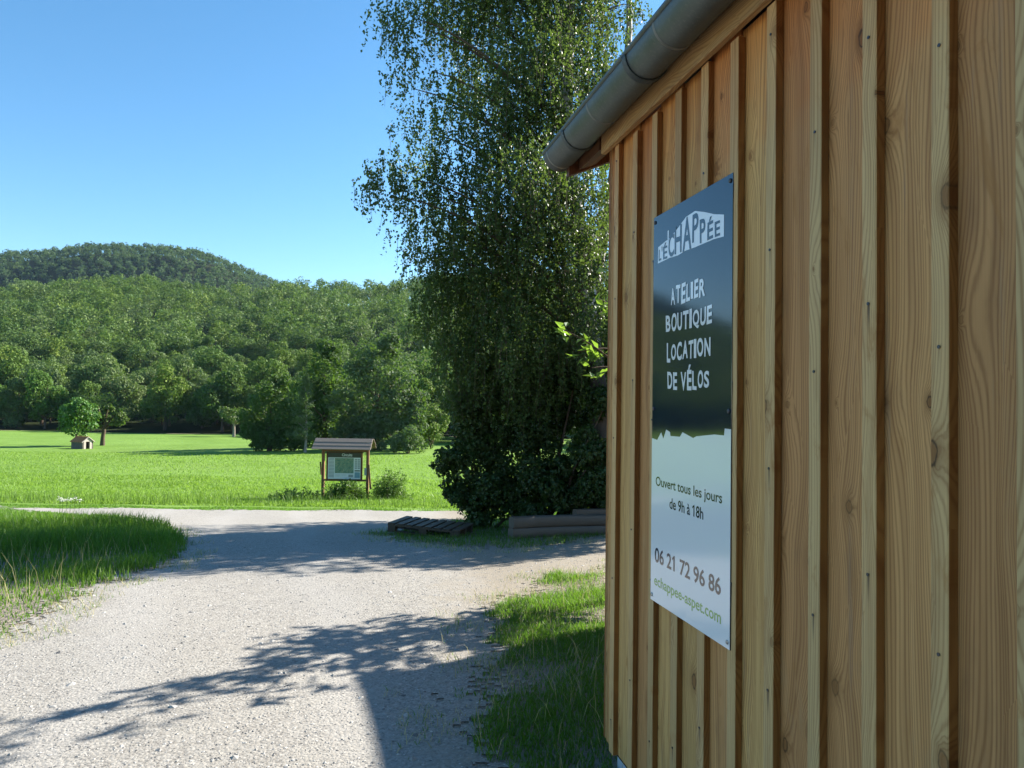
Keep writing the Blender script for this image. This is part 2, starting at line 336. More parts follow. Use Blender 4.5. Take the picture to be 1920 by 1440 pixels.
def tube(path, rad, seg=6):
    path = np.asarray(path, float); n = len(path); rad = np.broadcast_to(np.asarray(rad, float), (n,))
    tan = np.gradient(path, axis=0); tan /= np.linalg.norm(tan, axis=1)[:, None] + 1e-9
    ref = np.where(np.abs(tan[:, 2:3]) > 0.9, np.array([[1.0, 0, 0]]), np.array([[0, 0, 1.0]]))
    a = np.cross(tan, ref); a /= np.linalg.norm(a, axis=1)[:, None]; b = np.cross(tan, a)
    th = np.linspace(0, 2*np.pi, seg, endpoint=False)
    V = path[:, None, :] + rad[:, None, None]*(np.cos(th)[None, :, None]*a[:, None, :] + np.sin(th)[None, :, None]*b[:, None, :])
    i = np.arange(n-1)[:, None]*seg; j = np.arange(seg)[None, :]; j2 = (j+1) % seg
    Q = np.stack([i+j, i+j2, i+seg+j2, i+seg+j], -1).reshape(-1, 4)
    return V.reshape(-1, 3), Q
def cat_mesh(parts):
    V = []; Q = []; b = 0
    for v, q in parts:
        V.append(v); Q.append(q+b); b += len(v)
    return np.concatenate(V), np.concatenate(Q)
def unit(v): return v/(np.linalg.norm(v, axis=-1, keepdims=True)+1e-9)
def leaves(c, nrm, L, W, axis=None, bend=0.12):
    n = len(c); nrm = unit(nrm)
    a = rng.normal(size=(n, 3)) if axis is None else axis
    t1 = unit(a - (a*nrm).sum(1, keepdims=True)*nrm); t2 = np.cross(nrm, t1)
    L = np.broadcast_to(L, (n,))[:, None]; W = np.broadcast_to(W, (n,))[:, None]
    V = np.stack([c - t1*L/2 - nrm*L*bend, c + t2*W/2 - t1*L*0.08, c + t1*L/2 - nrm*L*bend, c - t2*W/2 - t1*L*0.08], 1)
    return V.reshape(-1, 3), np.arange(n*4).reshape(-1, 4)

# ------------------------------------------------------------------ terrain
TY = [-60, 0, 4, 8, 12.4, 18, 22.5, 30, 63, 106, 125, 170, 220, 330, 345, 420, 600]
TZ = [0, 0, -0.02, -0.25, -0.60, -1.10, -1.55, -2.05, -2.9, -3.85, -3.2, 2.6, 14.0, 42.0, 43.0, 25.0, 15.0]
_yy = np.linspace(-60, 600, 6601); _zz = np.interp(_yy, TY, TZ)
_k = np.ones(21)/21; _zz = np.convolve(np.pad(_zz, 10, mode='edge'), _k, 'valid')
def bank(x, y):
    return 0.12*np.exp(-(((x+8.0)/3.4)**2 + ((y-10.2)/2.3)**2))
def hgt(x, y):
    x = np.asarray(x, float); y = np.asarray(y, float)
    h = np.interp(y, _yy, _zz)
    amp = np.clip((y-15)/40, 0, 1)
    h = h + amp*0.10*np.sin(x*0.13+y*0.05)*np.sin(y*0.11-x*0.04) + 0.012*np.sin(x*2.1)*np.sin(y*1.7)*np.clip((y-1)/3, 0, 1)
    hill = np.clip((y-120)/120, 0, 1); rs_ = np.clip((x+160)/110, 0, 1); h = h + 6.5*hill*rs_*rs_*(3-2*rs_)
    h = h + hill*(3.0*np.sin(x*0.031+1.0) + 1.5*np.sin(x*0.083+y*0.03))
    return h + bank(x, y)
def ray(px, py): return fw + (px-960)/F*rt + (720-py)/F*up
def ground(px, py):
    d = ray(px, py); t = np.linspace(0.5, 400, 40000)
    X = d[0]*t; Y = d[1]*t; Z = CAMZ + d[2]*t
    k = np.argmax(Z < hgt(X, Y)); return np.array([X[k], Y[k], hgt(X[k], Y[k])])
def at(px, py, Y):
    d = ray(px, py); return np.array([0, 0, CAMZ]) + d*(Y/d[1])
def grid_mesh(name, xs, ys, hf, m, dz=0.0, keep=None, smooth=True):
    X, Y = np.meshgrid(xs, ys); Z = hf(X, Y) + dz
    V = np.stack([X, Y, Z], -1).reshape(-1, 3); nx = len(xs); ny = len(ys)
    i, j = np.meshgrid(np.arange(ny-1), np.arange(nx-1), indexing='ij')
    q = np.stack([i*nx+j, i*nx+j+1, (i+1)*nx+j+1, (i+1)*nx+j], -1).reshape(-1, 4)
    if keep is not None:
        cx = V[q].mean(1); q = q[keep(cx[:, 0], cx[:, 1])]
        used = np.unique(q); mp = np.zeros(len(V), int); mp[used] = np.arange(len(used)); V = V[used]; q = mp[q]
    return npmesh(name, V, q, m, smooth)
xs = np.concatenate([np.arange(-460, -40, 10), np.arange(-40, -14, 1.0), np.arange(-14, 12, 0.2), np.arange(12, 40, 1.0), np.arange(40, 331, 10)])
ysn = np.concatenate([np.arange(-60, -4, 4), np.arange(-4, 24, 0.2), np.arange(24, 60, 1.0), np.arange(60, 106.1, 2.0)])
tag(mobj('meadow', grid_mesh('meadow', xs, ysn, hgt, M_GROUND)), kind='structure')
xh = np.arange(-460, 331, 6.0)
tag(mobj('hillside', grid_mesh('hillside', xh, np.concatenate([[106.0], np.arange(108, 600, 6.0)]), hgt, M_FLOOR)), kind='structure')

# gravel track: outline read off the ground
gp = [ground(*q)[:2] for q in ((880, 958), (872, 976), (745, 997), (688, 1001), (760, 1017), (880, 1025), (960, 1028), (1040, 1021), (1140, 1005))]
gp += [np.array([4.5, 12.0]), np.array([4.5, 8.4])]
gp += [ground(*q)[:2] for q in ((1140, 1067), (1060, 1080), (1005, 1096), (965, 1120), (940, 1155), (915, 1190), (905, 1240), (930, 1340), (965, 1439))]
gp += [np.array(q) for q in ((0.18, 1.5), (0.35, -3.9), (-11.8, -3.9), (-11.8, 5.0))]
gp += [ground(*q)[:2] for q in ((-200, 1225), (0, 1190), (60, 1165), (140, 1128), (215, 1088), (300, 1052), (348, 1031), (325, 1005), (265, 984), (180, 967))]
gp += [np.array(q) for q in ((-13.9, 17.6), (-13.9, 19.3))]
gp += [ground(*q)[:2] for q in ((0, 953), (250, 953), (450, 957), (700, 957))]
GP = np.array(gp)
def inpoly(x, y, P=GP):
    x = np.asarray(x, float); y = np.asarray(y, float); r = np.zeros(x.shape, bool); n = len(P); j = n-1
    for i in range(n):
        xi, yi = P[i]; xj, yj = P[j]
        c = ((yi > y) != (yj > y)) & (x < (xj-xi)*(y-yi)/(yj-yi+1e-12)+xi); r ^= c; j = i
    return r
def wig(x, y): return 0.10*np.sin(x*5.1+y*2.3)+0.07*np.sin(x*11.7-y*7.9)+0.05*np.sin(y*17.3+x*3.1)+0.03*np.sin(x*37+y*9)+0.025*np.sin(y*51-x*23)
def ingravel(x, y): return inpoly(x+wig(x, y), y+wig(y+3, x))
gx_ = np.concatenate([np.arange(-14, -5, 0.10), np.arange(-5, 2.2, 0.04), np.arange(2.2, 4.6, 0.10)])
gy_ = np.concatenate([np.arange(-4, 2.4, 0.12), np.arange(2.4, 11.0, 0.04), np.arange(11.0, 19.6, 0.08)])
tag(mobj('gravel_track', grid_mesh('gravel_track', gx_, gy_, hgt, M_GRAVEL, 0.005, lambda x, y: ingravel(x+rng.normal(size=x.shape)*0.07, y+rng.normal(size=x.shape)*0.09))), kind='structure')

# far hill
HX = [-520, -320, -83, 0, 60, 150, 230, 300, 360, 420, 470, 510, 570, 700]
HYp = [600, 545, 487, 475, 470, 462, 459, 461, 470, 489, 507, 525, 548, 600]
HD = 700.0
def hill_ridge(x):
    px = 960 + F*x/HD; yv = np.interp(px, HX, HYp); hor = 751+0.0135*(px-960)
    return CAMZ + (hor-yv)/F*HD - 10.0
def hillh(x, y):
    t = np.clip((y-440)/(HD-440), 0, 1.0); s = t*t*(3-2*t); back = np.clip((y-HD)/250, 0, 1)
    xr = x*HD/np.maximum(y, 1)
    rh = hill_ridge(xr)
    return 14 + (rh-14)*s*(1-0.8*back**2) + 2.0*np.sin(x*0.06)*np.sin(y*0.05)*s
tag(mobj('hill', grid_mesh('hill', np.arange(-960, -60, 10.0), np.arange(440, 950, 10.0), hillh, M_FLOOR)), kind='structure')

# ------------------------------------------------------------------ barn
ANG = math.atan2(0.2297, 0.9733)
eD = np.array([0.9733, 0.2297, 0]); eT = np.array([-0.2297, 0.9733, 0])
def W(D, T, z=0): return D*eD + T*eT + np.array([0, 0, z])
BO = W(1.2, 3.09)
barn = empty('timber_barn', tuple(BO), ANG)
tag(barn, 'timber barn with vertical board and batten cladding and zinc gutter, blue sign on its wall', 'barn')
def bl(D, T, z): return (D-1.2, T-3.09, z)      # barn local
SP = 0.1965; ZB, ZT = 0.10, 2.83
me_board = plank_mesh('board', 0.190, 0.024, ZT-ZB, M_BOARD, 0.002)
me_batten = plank_mesh('batten', 0.047, 0.025, ZT-ZB-0.03, M_BATTEN, 0.002)
me_nail = None
bmn = bmesh.new(); bmesh.ops.create_cone(bmn, cap_ends=True, segments=7, radius1=0.0042, radius2=0.003, depth=0.003)
bmesh.ops.rotate(bmn, verts=bmn.verts, matrix=Matrix.Rotation(R(90), 3, 'Y')); me_nail = bpy.data.meshes.new('nail'); bmn.to_mesh(me_nail); bmn.free(); me_nail.materials.append(M_NAIL)
QF = R(-90)      # plank's x runs along the wall, its front (-y) faces the yard
for k in range(-1, 25):
    Tc = 2.784 - SP*k                     # batten centre
    s = random.random()
    if k >= 0 or True:
        dd = random.uniform(-0.0015, 0.0015)
        o = mobj('board', me_board, barn, bl(1.212+dd, Tc-SP/2, ZB+random.uniform(-0.012, 0.012)), (0, 0, QF), seed=random.uniform(0, 9), tint=random.choice((0.0, 0.1, 0.25, 0.6, 0.95)))
        o.scale.x = 1.0
    if k == -1: Tc = 2.784 + SP + 0.012
    no = random.uniform(0.1, 0.6); tz = R(random.uniform(-0.08, 0.08))
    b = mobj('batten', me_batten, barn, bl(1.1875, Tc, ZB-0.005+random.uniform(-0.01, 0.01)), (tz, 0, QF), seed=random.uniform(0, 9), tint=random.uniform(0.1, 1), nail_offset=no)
    b.scale.x = random.uniform(0.92, 1.08)
    if -1 <= k <= 10:
        zz = no
        while zz < ZT-ZB-0.1:
            n = mobj('nail', me_nail, b, (0.0, -0.0135, zz), (0, 0, R(90))); zz += 0.62
# half board closing the corner, gable cladding round the corner
mobj('board', plank_mesh('corner_board', 0.10, 0.024, ZT-ZB, M_BOARD, 0.002), barn, bl(1.212, 3.04, ZB), (0, 0, QF), seed=3.3, tint=0.4)
me_gb = plank_mesh('gable_board', 0.19, 0.024, 2.8, M_BOARD, 0.002); me_gt = plank_mesh('gable_batten', 0.047, 0.025, 2.8, M_BATTEN, 0.002)
for k in range(31):
    D = 1.295 + k*SP
    if D > 7.15: break
    top = 2.88 + 0.42*(min(D, 8.4-D)-1.2)
    o = mobj('board', me_gb, barn, bl(D, 3.104, ZB), (0, 0, R(180)), seed=random.uniform(0, 9), tint=random.random()); o.scale.z = (top-ZB)/2.8
    if k: 
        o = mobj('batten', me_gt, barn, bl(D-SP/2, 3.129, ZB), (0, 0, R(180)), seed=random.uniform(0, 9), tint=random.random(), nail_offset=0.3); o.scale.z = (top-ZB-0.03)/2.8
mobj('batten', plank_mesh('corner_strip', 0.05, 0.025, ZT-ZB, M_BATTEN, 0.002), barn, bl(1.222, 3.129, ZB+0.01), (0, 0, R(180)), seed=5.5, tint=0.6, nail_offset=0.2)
def boxm(name, D0, D1, T0, T1, z0, z1, m, bev=0.0):
    me = plank_mesh(name, D1-D0, T1-T0, z1-z0, m, bev); return mobj(name, me, barn, bl((D0+D1)/2, (T0+T1)/2, z0), seed=random.uniform(0, 9), tint=0.3)
boxm('light_block_core', 1.228, 7.18, -2.15, 3.088, 0.06, 2.84, M_CORE)  # dark filler box added behind the boards to block light
boxm('foundation', 1.238, 7.16, -2.13, 3.07, -0.35, 0.10, M_CONC)
# fascia: plank lying along the wall
fm = plank_mesh('fascia', 0.125, 0.026, 5.28, M_FASCIA, 0.003)
fo = mobj('fascia', fm, barn, bl(1.160, -2.16, 2.8625), (R(-90), 0, 0), seed=2.2, tint=0.3)
fo.rotation_euler = Matrix(((0, -1, 0), (0, 0, 1), (-1, 0, 0))).to_euler()
# roof
SL = 0.42
def roof_slab(D0, z0, D1, z1, T0, T1, th, name, m):
    V = [bl(D0, T0, z0), bl(D1, T0, z1), bl(D1, T1, z1), bl(D0, T1, z0), bl(D0, T0, z0+th), bl(D1, T0, z1+th), bl(D1, T1, z1+th), bl(D0, T1, z0+th)]
    Fs = [(3, 2, 1, 0), (4, 5, 6, 7), (0, 1, 5, 4), (1, 2, 6, 5), (2, 3, 7, 6), (3, 0, 4, 7)]
    return mobj(name, poly_mesh(name, [(V, Fs)], m), barn, seed=1.0, tint=0.2)
rs = roof_slab(1.095, 2.945, 4.20, 2.945+SL*3.105, -2.4, 3.5, 0.022, 'soffit', M_STAIN)
rs2 = roof_slab(7.305, 2.945, 4.20, 2.945+SL*3.105, -2.4, 3.5, 0.022, 'soffit', M_STAIN)
r1 = roof_slab(1.045, 2.968-0.02, 4.20, 2.968+SL*3.105, -2.42, 3.52, 0.035, 'roof', M_ROOF)
r2 = roof_slab(7.355, 2.968-0.02, 4.20, 2.968+SL*3.105, -2.42, 3.52, 0.035, 'roof', M_ROOF)
rb = roof_slab(1.10, 2.80, 4.20, 2.80+SL*3.1, 3.455, 3.495, 0.142, 'bargeboard', M_STAIN)
rb2 = roof_slab(7.30, 2.80, 4.20, 2.80+SL*3.1, 3.455, 3.495, 0.142, 'bargeboard', M_STAIN)
for q in range(3):                                     # rafters tails under the overhang
    roof_slab(1.15+q*1.6, 2.83+q*1.6*SL, 1.24+q*1.6, 2.83+q*1.6*SL+0.09*SL, 3.15, 3.452, 0.112, 'purlin', M_STAIN)
# gutter: half round zinc channel with a rolled lip
GC, GZ, GR = 1.066, 2.922, 0.083
th = np.linspace(0, math.pi, 25)
def arc(T0, T1, r, rin, name, m, parent, n=2):
    Ts = np.linspace(T0, T1, n); V = []; Q = []
    for ri in (r, rin):
        for T in Ts:
            for a in th: V.append(bl(GC-ri*math.cos(a), T, GZ-ri*math.sin(a)))
    k = len(th); off = n*k
    for i in range(n-1):
        for j in range(k-1):
            a = i*k+j; Q.append((a, a+k, a+k+1, a+1)); Q.append((off+a, off+a+1, off+a+k+1, off+a+k))
        for j in (0, k-1):
            a = i*k+j; Q.append((a, off+a, off+a+k, a+k))
    for i in (0, n-1):
        for j in range(k-1):
            a = i*k+j; Q.append((a, a+1, off+a+1, off+a))
    me = npmesh(name, V, Q, m, True)
    return mobj(name, me, parent)
gut = arc(-2.4, 3.53, GR, GR-0.004, 'gutter', M_ZINC, barn, 12)
gut.data.materials[0] = M_ZINC
for T in (2.436, 3.194, 1.68, 0.92, 0.16, -0.6):
    arc(T-0.014, T+0.014, GR+0.007, GR+0.0005, 'gutter_bracket', M_ZINC, gut)
for T in (3.47, 2.86, 2.19, 0.9):
    arc(T-0.006, T+0.006, GR+0.0012, GR-0.001, 'solder_seam', M_SOLDER, gut)
v, q = tube([bl(GC-GR+0.002, T, GZ+0.006) for T in np.linspace(-2.4, 3.532, 10)], 0.0105, 10)
mobj('gutter_lip', npmesh('gutter_lip', v, q, M_ZINC, True), gut)
capV = [bl(GC-GR*math.cos(a), 3.529, GZ-GR*math.sin(a)) for a in th]; capV2 = [(x, y+0.003, z) for x, y, z in capV]; kk = len(th)
mobj('end_cap', poly_mesh('end_cap', [(capV+capV2, [tuple(range(kk)), tuple(range(2*kk-1, kk-1, -1))]+[(i, i+kk, i+kk+1, i+1) for i in range(kk-1)])], M_ZINC), gut)

# lean-to shed set back behind the gable
shed = empty('lean_to_shed', tuple(W(4.57, 3.2)), ANG)
tag(shed, 'low dark lean-to shed tucked behind the far gable of the barn', 'shed')
def shl(D, T, z): return (D-4.57, T-3.2, z)
me_sb = plank_mesh('shed_board', 0.192, 0.024, 2.61, M_DARKWOOD, 0.002)
for k in range(16): mobj('wall_board', me_sb, shed, shl(4.58, 3.26+k*0.2, 0.0), (0, 0, QF), seed=random.random()*9, tint=0.5)
for k in range(12): mobj('wall_board', me_sb, shed, shl(4.69+k*0.2, 6.37, 0.0), (0, 0, R(180)), seed=random.random()*9, tint=0.5)
V = [shl(D, T, z) for z in (0, 0.10) for D, T in ((4.5, 3.22), (7.0, 3.22), (7.0, 6.45), (4.5, 6.45))]
V = [(x, y, z+2.62+0.06*x) for x, y, z in V]
mobj('roof', poly_mesh('shed_roof', [(V, [(3, 2, 1, 0), (4, 5, 6, 7), (0, 1, 5, 4), (1, 2, 6, 5), (2, 3, 7, 6), (3, 0, 4, 7)])], M_ROOF), shed)

# ------------------------------------------------------------------ sign on the wall
S_T0, S_Z0, S_W, S_H, S_D = 2.579, 0.891, 0.582, 1.4795, 1.170
sg = empty('wall_sign', tuple(W(S_D, S_T0, S_Z0)), ANG - R(90))      # local x runs along the board, local z up, front is -y... see below
sg.rotation_euler = (0, 0, ANG - R(90))
tag(sg, 'tall glossy blue-black and white shop sign screwed to the barn wall', 'sign')
# local: +x points towards the camera end of the wall, front normal is -y
def rect(x0, z0, x1, z1, y): return ([(x0, y, z0), (x1, y, z0), (x1, y, z1), (x0, y, z1)], [(0, 1, 2, 3)])
mobj('panel', plank_mesh('sign_panel', S_W, 0.004, S_H, M_SNAVY, 0.0006), sg, (S_W/2, 0.002, 0))
jag = [(-0.021, 1.512), (0.040, 1.507), (0.074, 1.538), (0.093, 1.515), (0.117, 1.550), (0.149, 1.542), (0.153, 1.528), (0.228, 1.529), (0.248, 1.546), (0.327, 1.530), (0.350, 1.537), (0.471, 1.549), (0.531, 1.549), (0.535, 1.571), (0.574, 1.570)]
jag = [(min(max(a+0.009, 0.001), S_W-0.001), b-S_Z0) for a, b in jag]
jv = [(a, -0.0006, b) for a, b in jag]; bv = [(a, -0.0006, 0.001) for a, b in jag]; n = len(jag)
mobj('white_field', poly_mesh('white_field', [(bv+jv, [(i, i+1, n+i+1, n+i) for i in range(n-1)])], M_SWHITE), sg)
_ch = {}
def glyph(s, off=0.0):
    key = (s, off)
    if key not in _ch:
        cu = bpy.data.curves.new('t', 'FONT'); cu.body = s; cu.size = 1; cu.offset = off; cu.resolution_u = 4
        o = bpy.data.objects.new('t', cu); COL.objects.link(o)
        dg = bpy.context.evaluated_depsgraph_get(); me = o.evaluated_get(dg).to_mesh()
        V = np.array([v.co[:2] for v in me.vertices]); Fs = [tuple(p.vertices) for p in me.polygons]
        o.evaluated_get(dg).to_mesh_clear(); bpy.data.objects.remove(o); bpy.data.curves.remove(cu)
        _ch[key] = (V, Fs)
    return _ch[key]
def line_nat(s, x0, x1, zb, cap, m, name, off=0.012, y=-0.0012, ref='O'):
    V, Fs = glyph(s, off); R0, _ = glyph(ref, off)
    sx = (x1-x0)/(V[:, 0].max()-V[:, 0].min()); sy = cap/(R0[:, 1].max()-R0[:, 1].min())
    vv = [(x0+(a-V[:, 0].min())*sx, y, zb+(b-R0[:, 1].min())*sy) for a, b in V]
    polys = [(vv, Fs)]
    for i, c_ in enumerate(s):          # give the figure one its flag
        if c_ != '1': continue
        xr = x0+(glyph(s[:i+1], off)[0][:, 0].max()-V[:, 0].min())*sx; zt = zb+cap; w_ = cap*0.16
        polys.append(([(xr-w_*0.3, y-0.0002, zt), (xr-w_*2.2, y-0.0002, zt-cap*0.17), (xr-w_*2.2, y-0.0002, zt-cap*0.33), (xr-w_*0.6, y-0.0002, zt-cap*0.17)], [(0, 1, 2, 3)]))
    return mobj(name, poly_mesh(name, polys, m), sg)
def cut_letters(spec, m, name, y=-0.0012, off=0.03):
    polys = []
    for ch, x0, x1, z0, z1, sk in spec:
        V, Fs = glyph(ch, off); lo = V.min(0); hi = V.max(0)
        vv = []
        for a, b in V:
            u = (a-lo[0])/(hi[0]-lo[0]); w = (b-lo[1])/(hi[1]-lo[1])
            vv.append((x0+(x1-x0)*u*(1-0.10*sk*(w-0.5)) + sk*0.004*w, y, z0+(z1-z0)*w + sk*0.003*(u-0.5)))
        polys.append((vv, Fs))
    return mobj(name, poly_mesh(name, polys, m), sg)
def hand_line(word, x0, x1, z0, z1, m, name):
    r = random.Random(len(word)*7+ord(word[0])); wid = {'I': 0.45, 'É': 0.92, 'L': 0.8, 'E': 0.85, ' ': 0.5, 'O': 1.1, 'Q': 1.15, 'N': 1.05}
    ws = [wid.get(c, 1.0)*r.uniform(0.9, 1.08) for c in word]; tot = sum(ws) + 0.16*(len(word)-1); x = x0; sp = []
    for c, w in zip(word, ws):
        ww = (x1-x0)*w/tot
        if c != ' ':
            a = 1.3 if c == 'É' else (1.0)
            lo = z0 + r.uniform(-0.004, 0.005) - (0.006 if c == 'Q' else 0); hi = z0+(z1-z0)*a + r.uniform(-0.005, 0.004)
            sp.append((c, x, x+ww, lo, hi, r.uniform(-1, 1)))
        x += ww + (x1-x0)*0.16/tot
    return cut_letters(sp, m, name)
z_ = lambda v: v - S_Z0
for wd_, a, b, lo, hi in (('ATELIER', 0.155, 0.408, 2.006, 2.072), ('BOUTIQUE', 0.115, 0.456, 1.910, 1.973), ('LOCATION', 0.125, 0.448, 1.802, 1.867), ('DE VÉLOS', 0.133, 0.441, 1.696, 1.761)):
    hand_line(wd_, a+0.003, b+0.003, z_(lo), z_(hi), M_SWHITE, 'lettering')
lb = [(0.033, 2.184), (0.135, 2.187), (0.20, 2.183), (0.262, 2.188), (0.33, 2.186), (0.40, 2.186), (0.46, 2.186), (0.523, 2.181)]
lt = [(0.036, 2.247), (0.135, 2.262), (0.20, 2.283), (0.262, 2.308), (0.33, 2.312), (0.40, 2.290), (0.46, 2.268), (0.523, 2.251)]
vb = [(a+0.008, -0.0006, z_(b)) for a, b in lb]; vt = [(a+0.008, -0.0006, z_(b)) for a, b in lt]; n = len(lb)
logo = mobj('logo', poly_mesh('logo', [(vb+vt, [(i, i+1, n+i+1, n+i) for i in range(n-1)]), rect(0.124, z_(2.255), 0.134, z_(2.292), -0.0006)], M_SWHITE), sg)
ll = cut_letters([('L', 0.048, 0.070, z_(2.192), z_(2.236), 0.5), ("'", 0.074, 0.080, z_(2.224), z_(2.243), 0), ('É', 0.088, 0.124, z_(2.190), z_(2.252), -0.5), ('C', 0.132, 0.178, z_(2.188), z_(2.274), 0.4),
     ('H', 0.184, 0.240, z_(2.190), z_(2.292), -0.4), ('A', 0.246, 0.312, z_(2.187), z_(2.306), 0.3), ('P', 0.318, 0.362, z_(2.205), z_(2.303), 0.6), ('P', 0.374, 0.412, z_(2.190), z_(2.272), -0.6),
     ('É', 0.424, 0.462, z_(2.191), z_(2.266), 0.4), ('E', 0.474, 0.508, z_(2.190), z_(2.240), -0.3)], M_SNAVY, 'logo_lettering', -0.0012, 0.02)
line_nat('Ouvert tous les jours', 0.040, 0.531, z_(1.333), 0.036, M_SGREY, 'lettering', 0.012)
line_nat('de 9h à 18h', 0.160, 0.411, z_(1.263), 0.040, M_SGREY, 'lettering', 0.012)
line_nat('06 21 72 96 86', 0.037, 0.527, z_(1.043), 0.056, M_SGREY, 'lettering', 0.018, ref='0')
line_nat('echappee-aspet.com', 0.034, 0.529, z_(0.955), 0.040, M_SGREEN, 'lettering', 0.012)
bmn = bmesh.new(); bmesh.ops.create_uvsphere(bmn, u_segments=10, v_segments=6, radius=0.0075)
for v_ in bmn.verts: v_.co.y *= 0.5
me_bolt = bpy.data.meshes.new('screw'); bmn.to_mesh(me_bolt); bmn.free(); me_bolt.materials.append(M_BOLT)
me_bolt_d = me_bolt.copy(); me_bolt_d.materials[0] = M_NAIL
for x in (0.014, S_W-0.014):
    for z, mm in ((0.022, me_bolt), (0.735, me_bolt_d), (S_H-0.022, me_bolt_d)): mobj('screw', mm, sg, (x, -0.002, z))

# ------------------------------------------------------------------ trees: generators
def blob_crown(n, rx, rz, cz, nb=28, leaf=0.4, flat=0.8, shell=0.72, rb=(0.26, 0.42), core=True):
    """leaf clumps on the outer faces of many sub-blobs; returns verts, quads"""
    d = unit(rng.normal(size=(nb, 3))); rad = shell*rng.uniform(0.55, 1.05, nb)[:, None]
    bc = d*rad*np.array([rx, rx, rz]); br = rng.uniform(*rb, nb)*min(rx, rz*1.1)
    bc = np.concatenate([bc, [[0, 0, 0]]]); br = np.concatenate([br, [0.5*min(rx, rz)]])
    w = br**2; idx = rng.choice(len(br), n, p=w/w.sum())
    dd = unit(rng.normal(size=(n, 3)) + np.array([0, 0, 0.25])); rr = br[idx]*rng.uniform(0.68, 1.06, n)
    c = bc[idx] + dd*rr[:, None]*np.array([1, 1, flat]); c[:, 2] += cz
    nrm = unit(dd*1.0 + rng.normal(size=(n, 3))*0.6 + np.array([0, 0, 0.25]))
    s = leaf*rng.uniform(0.6, 1.4, n)
    return leaves(c, nrm, s, s*0.75)
def trunk_mesh(h, r, limbs=5, spread=1.0, lean=0.0):
    P = [np.array([lean*t*h*0.3+0.05*h*0.2*math.sin(t*5), 0.04*h*math.sin(t*3.3)*0.3, t*h-0.25]) for t in np.linspace(0, 1, 7)]
    parts = [tube(P, r*np.array([1.35, 1.0, 0.9, 0.78, 0.6, 0.42, 0.2]), 8)]
    for i in range(limbs):
        t = rng.uniform(0.38, 0.8); a = i*2.4+rng.uniform(-.4, .4); k = int(t*6); b = P[k]
        L = spread*rng.uniform(0.7, 1.1)
        pts = [b + np.array([math.cos(a)*L*s, math.sin(a)*L*s, L*0.75*s**0.8]) + rng.normal(size=3)*0.04*L*s for s in np.linspace(0, 1, 5)]
        parts.append(tube(pts, r*0.42*np.array([1, 0.8, 0.6, 0.4, 0.15]), 5))
    return cat_mesh(parts)
# forest prototypes (unit: metres, about 12 m tall)
PROTO = []
for i in range(7):
    rx = (3.6, 4.1, 3.2, 3.9, 4.4, 3.0, 3.7)[i]; hz = (5.2, 5.4, 5.6, 5.0, 5.2, 5.8, 5.3)[i]
    v, q = blob_crown(6500, rx, hz, 11.6-hz*1.05, nb=(26, 34, 22, 30, 40, 24, 36)[i], leaf=0.34, rb=(0.24, 0.38))
    tv, tq = trunk_mesh(8.5, 0.2, 5, 2.6)
    PROTO.append((npmesh('crown', v, q, L_FOREST), npmesh('trunk', tv, tq, M_BARK, True), (v, q), (tv, tq)))
# same trees as one mesh (trunk and crown together) for those too far to show parts
JOINT = []
for c, t, (v, q), (tv, tq) in PROTO:
    sel = rng.random(len(q)) < 0.62
    vv, qq = cat_mesh([(v.reshape(-1, 4, 3)[sel].reshape(-1, 3), np.arange(sel.sum()*4).reshape(-1, 4)), (tv, tq)])
    me = npmesh('forest_tree', vv, qq, [L_FOREST, M_BARK]); mi = np.zeros(len(qq), np.int32); mi[sel.sum():] = 1
    me.polygons.foreach_set('material_index', mi); JOINT.append(me)
def tree(name, label, cat, x, y, crown, trunk, s=1.0, rz=0, group=None, dz=0.0, sz=None):
    o = empty(name, (x, y, float(hgt(x, y))+dz), rz); o.scale = (s, s, sz or s)
    tag(o, label, cat, group)
    mobj('trunk', trunk, o); mobj('crown', crown, o); return o

# forest edge and hillside
def edge(x): return np.interp(x, [-460, -80, -34, -20, -9, 0, 30, 330], [112, 109, 107, 92, 80, 77, 72, 70])
pts = []
for y in np.arange(70, 350, 5.9):
    for x in np.arange(-400, 250, 6.1):
        xx = x + rng.uniform(-2.6, 2.6); yy = y + rng.uniform(-2.4, 2.4)
        if yy < edge(xx)+1.5: continue
        if xx < -0.95*yy-10 or xx > 0.26*yy+12: continue
        pts.append((xx, yy, yy-edge(xx)))
pts = np.array(pts)
infr = (pts[:, 0] > -0.73*pts[:, 1]-3) & (pts[:, 0] < 0.16*pts[:, 1]+3)
order = np.lexsort((pts[:, 1], ~infr))
pts = pts[order]; nin = int(infr.sum())
LAB_E = ['broad green woodland tree standing in the front row at the edge of the meadow', 'woodland tree rising on the slope just behind the forest edge']
for k in range(300):
    x, y, e = pts[k]; s = float(0.62+0.62*rng.random()**1.4); i = int(rng.integers(7)); rz = float(rng.uniform(0, 6.28))
    if e < 9: 
        s = max(s, 0.85)*1.08
        tree('woodland_tree', LAB_E[0], 'tree', x, y, PROTO[i][0], PROTO[i][1], s, rz, 'trees along the forest edge', -1.3)
    else:
        o = mobj('woodland_tree', JOINT[i], None, (x, y, float(hgt(x, y))), (0, 0, rz)); o.scale = (s, s, s*float(rng.uniform(0.85, 1.1)))
        tag(o, LAB_E[1], 'tree', 'trees on the wooded slope')
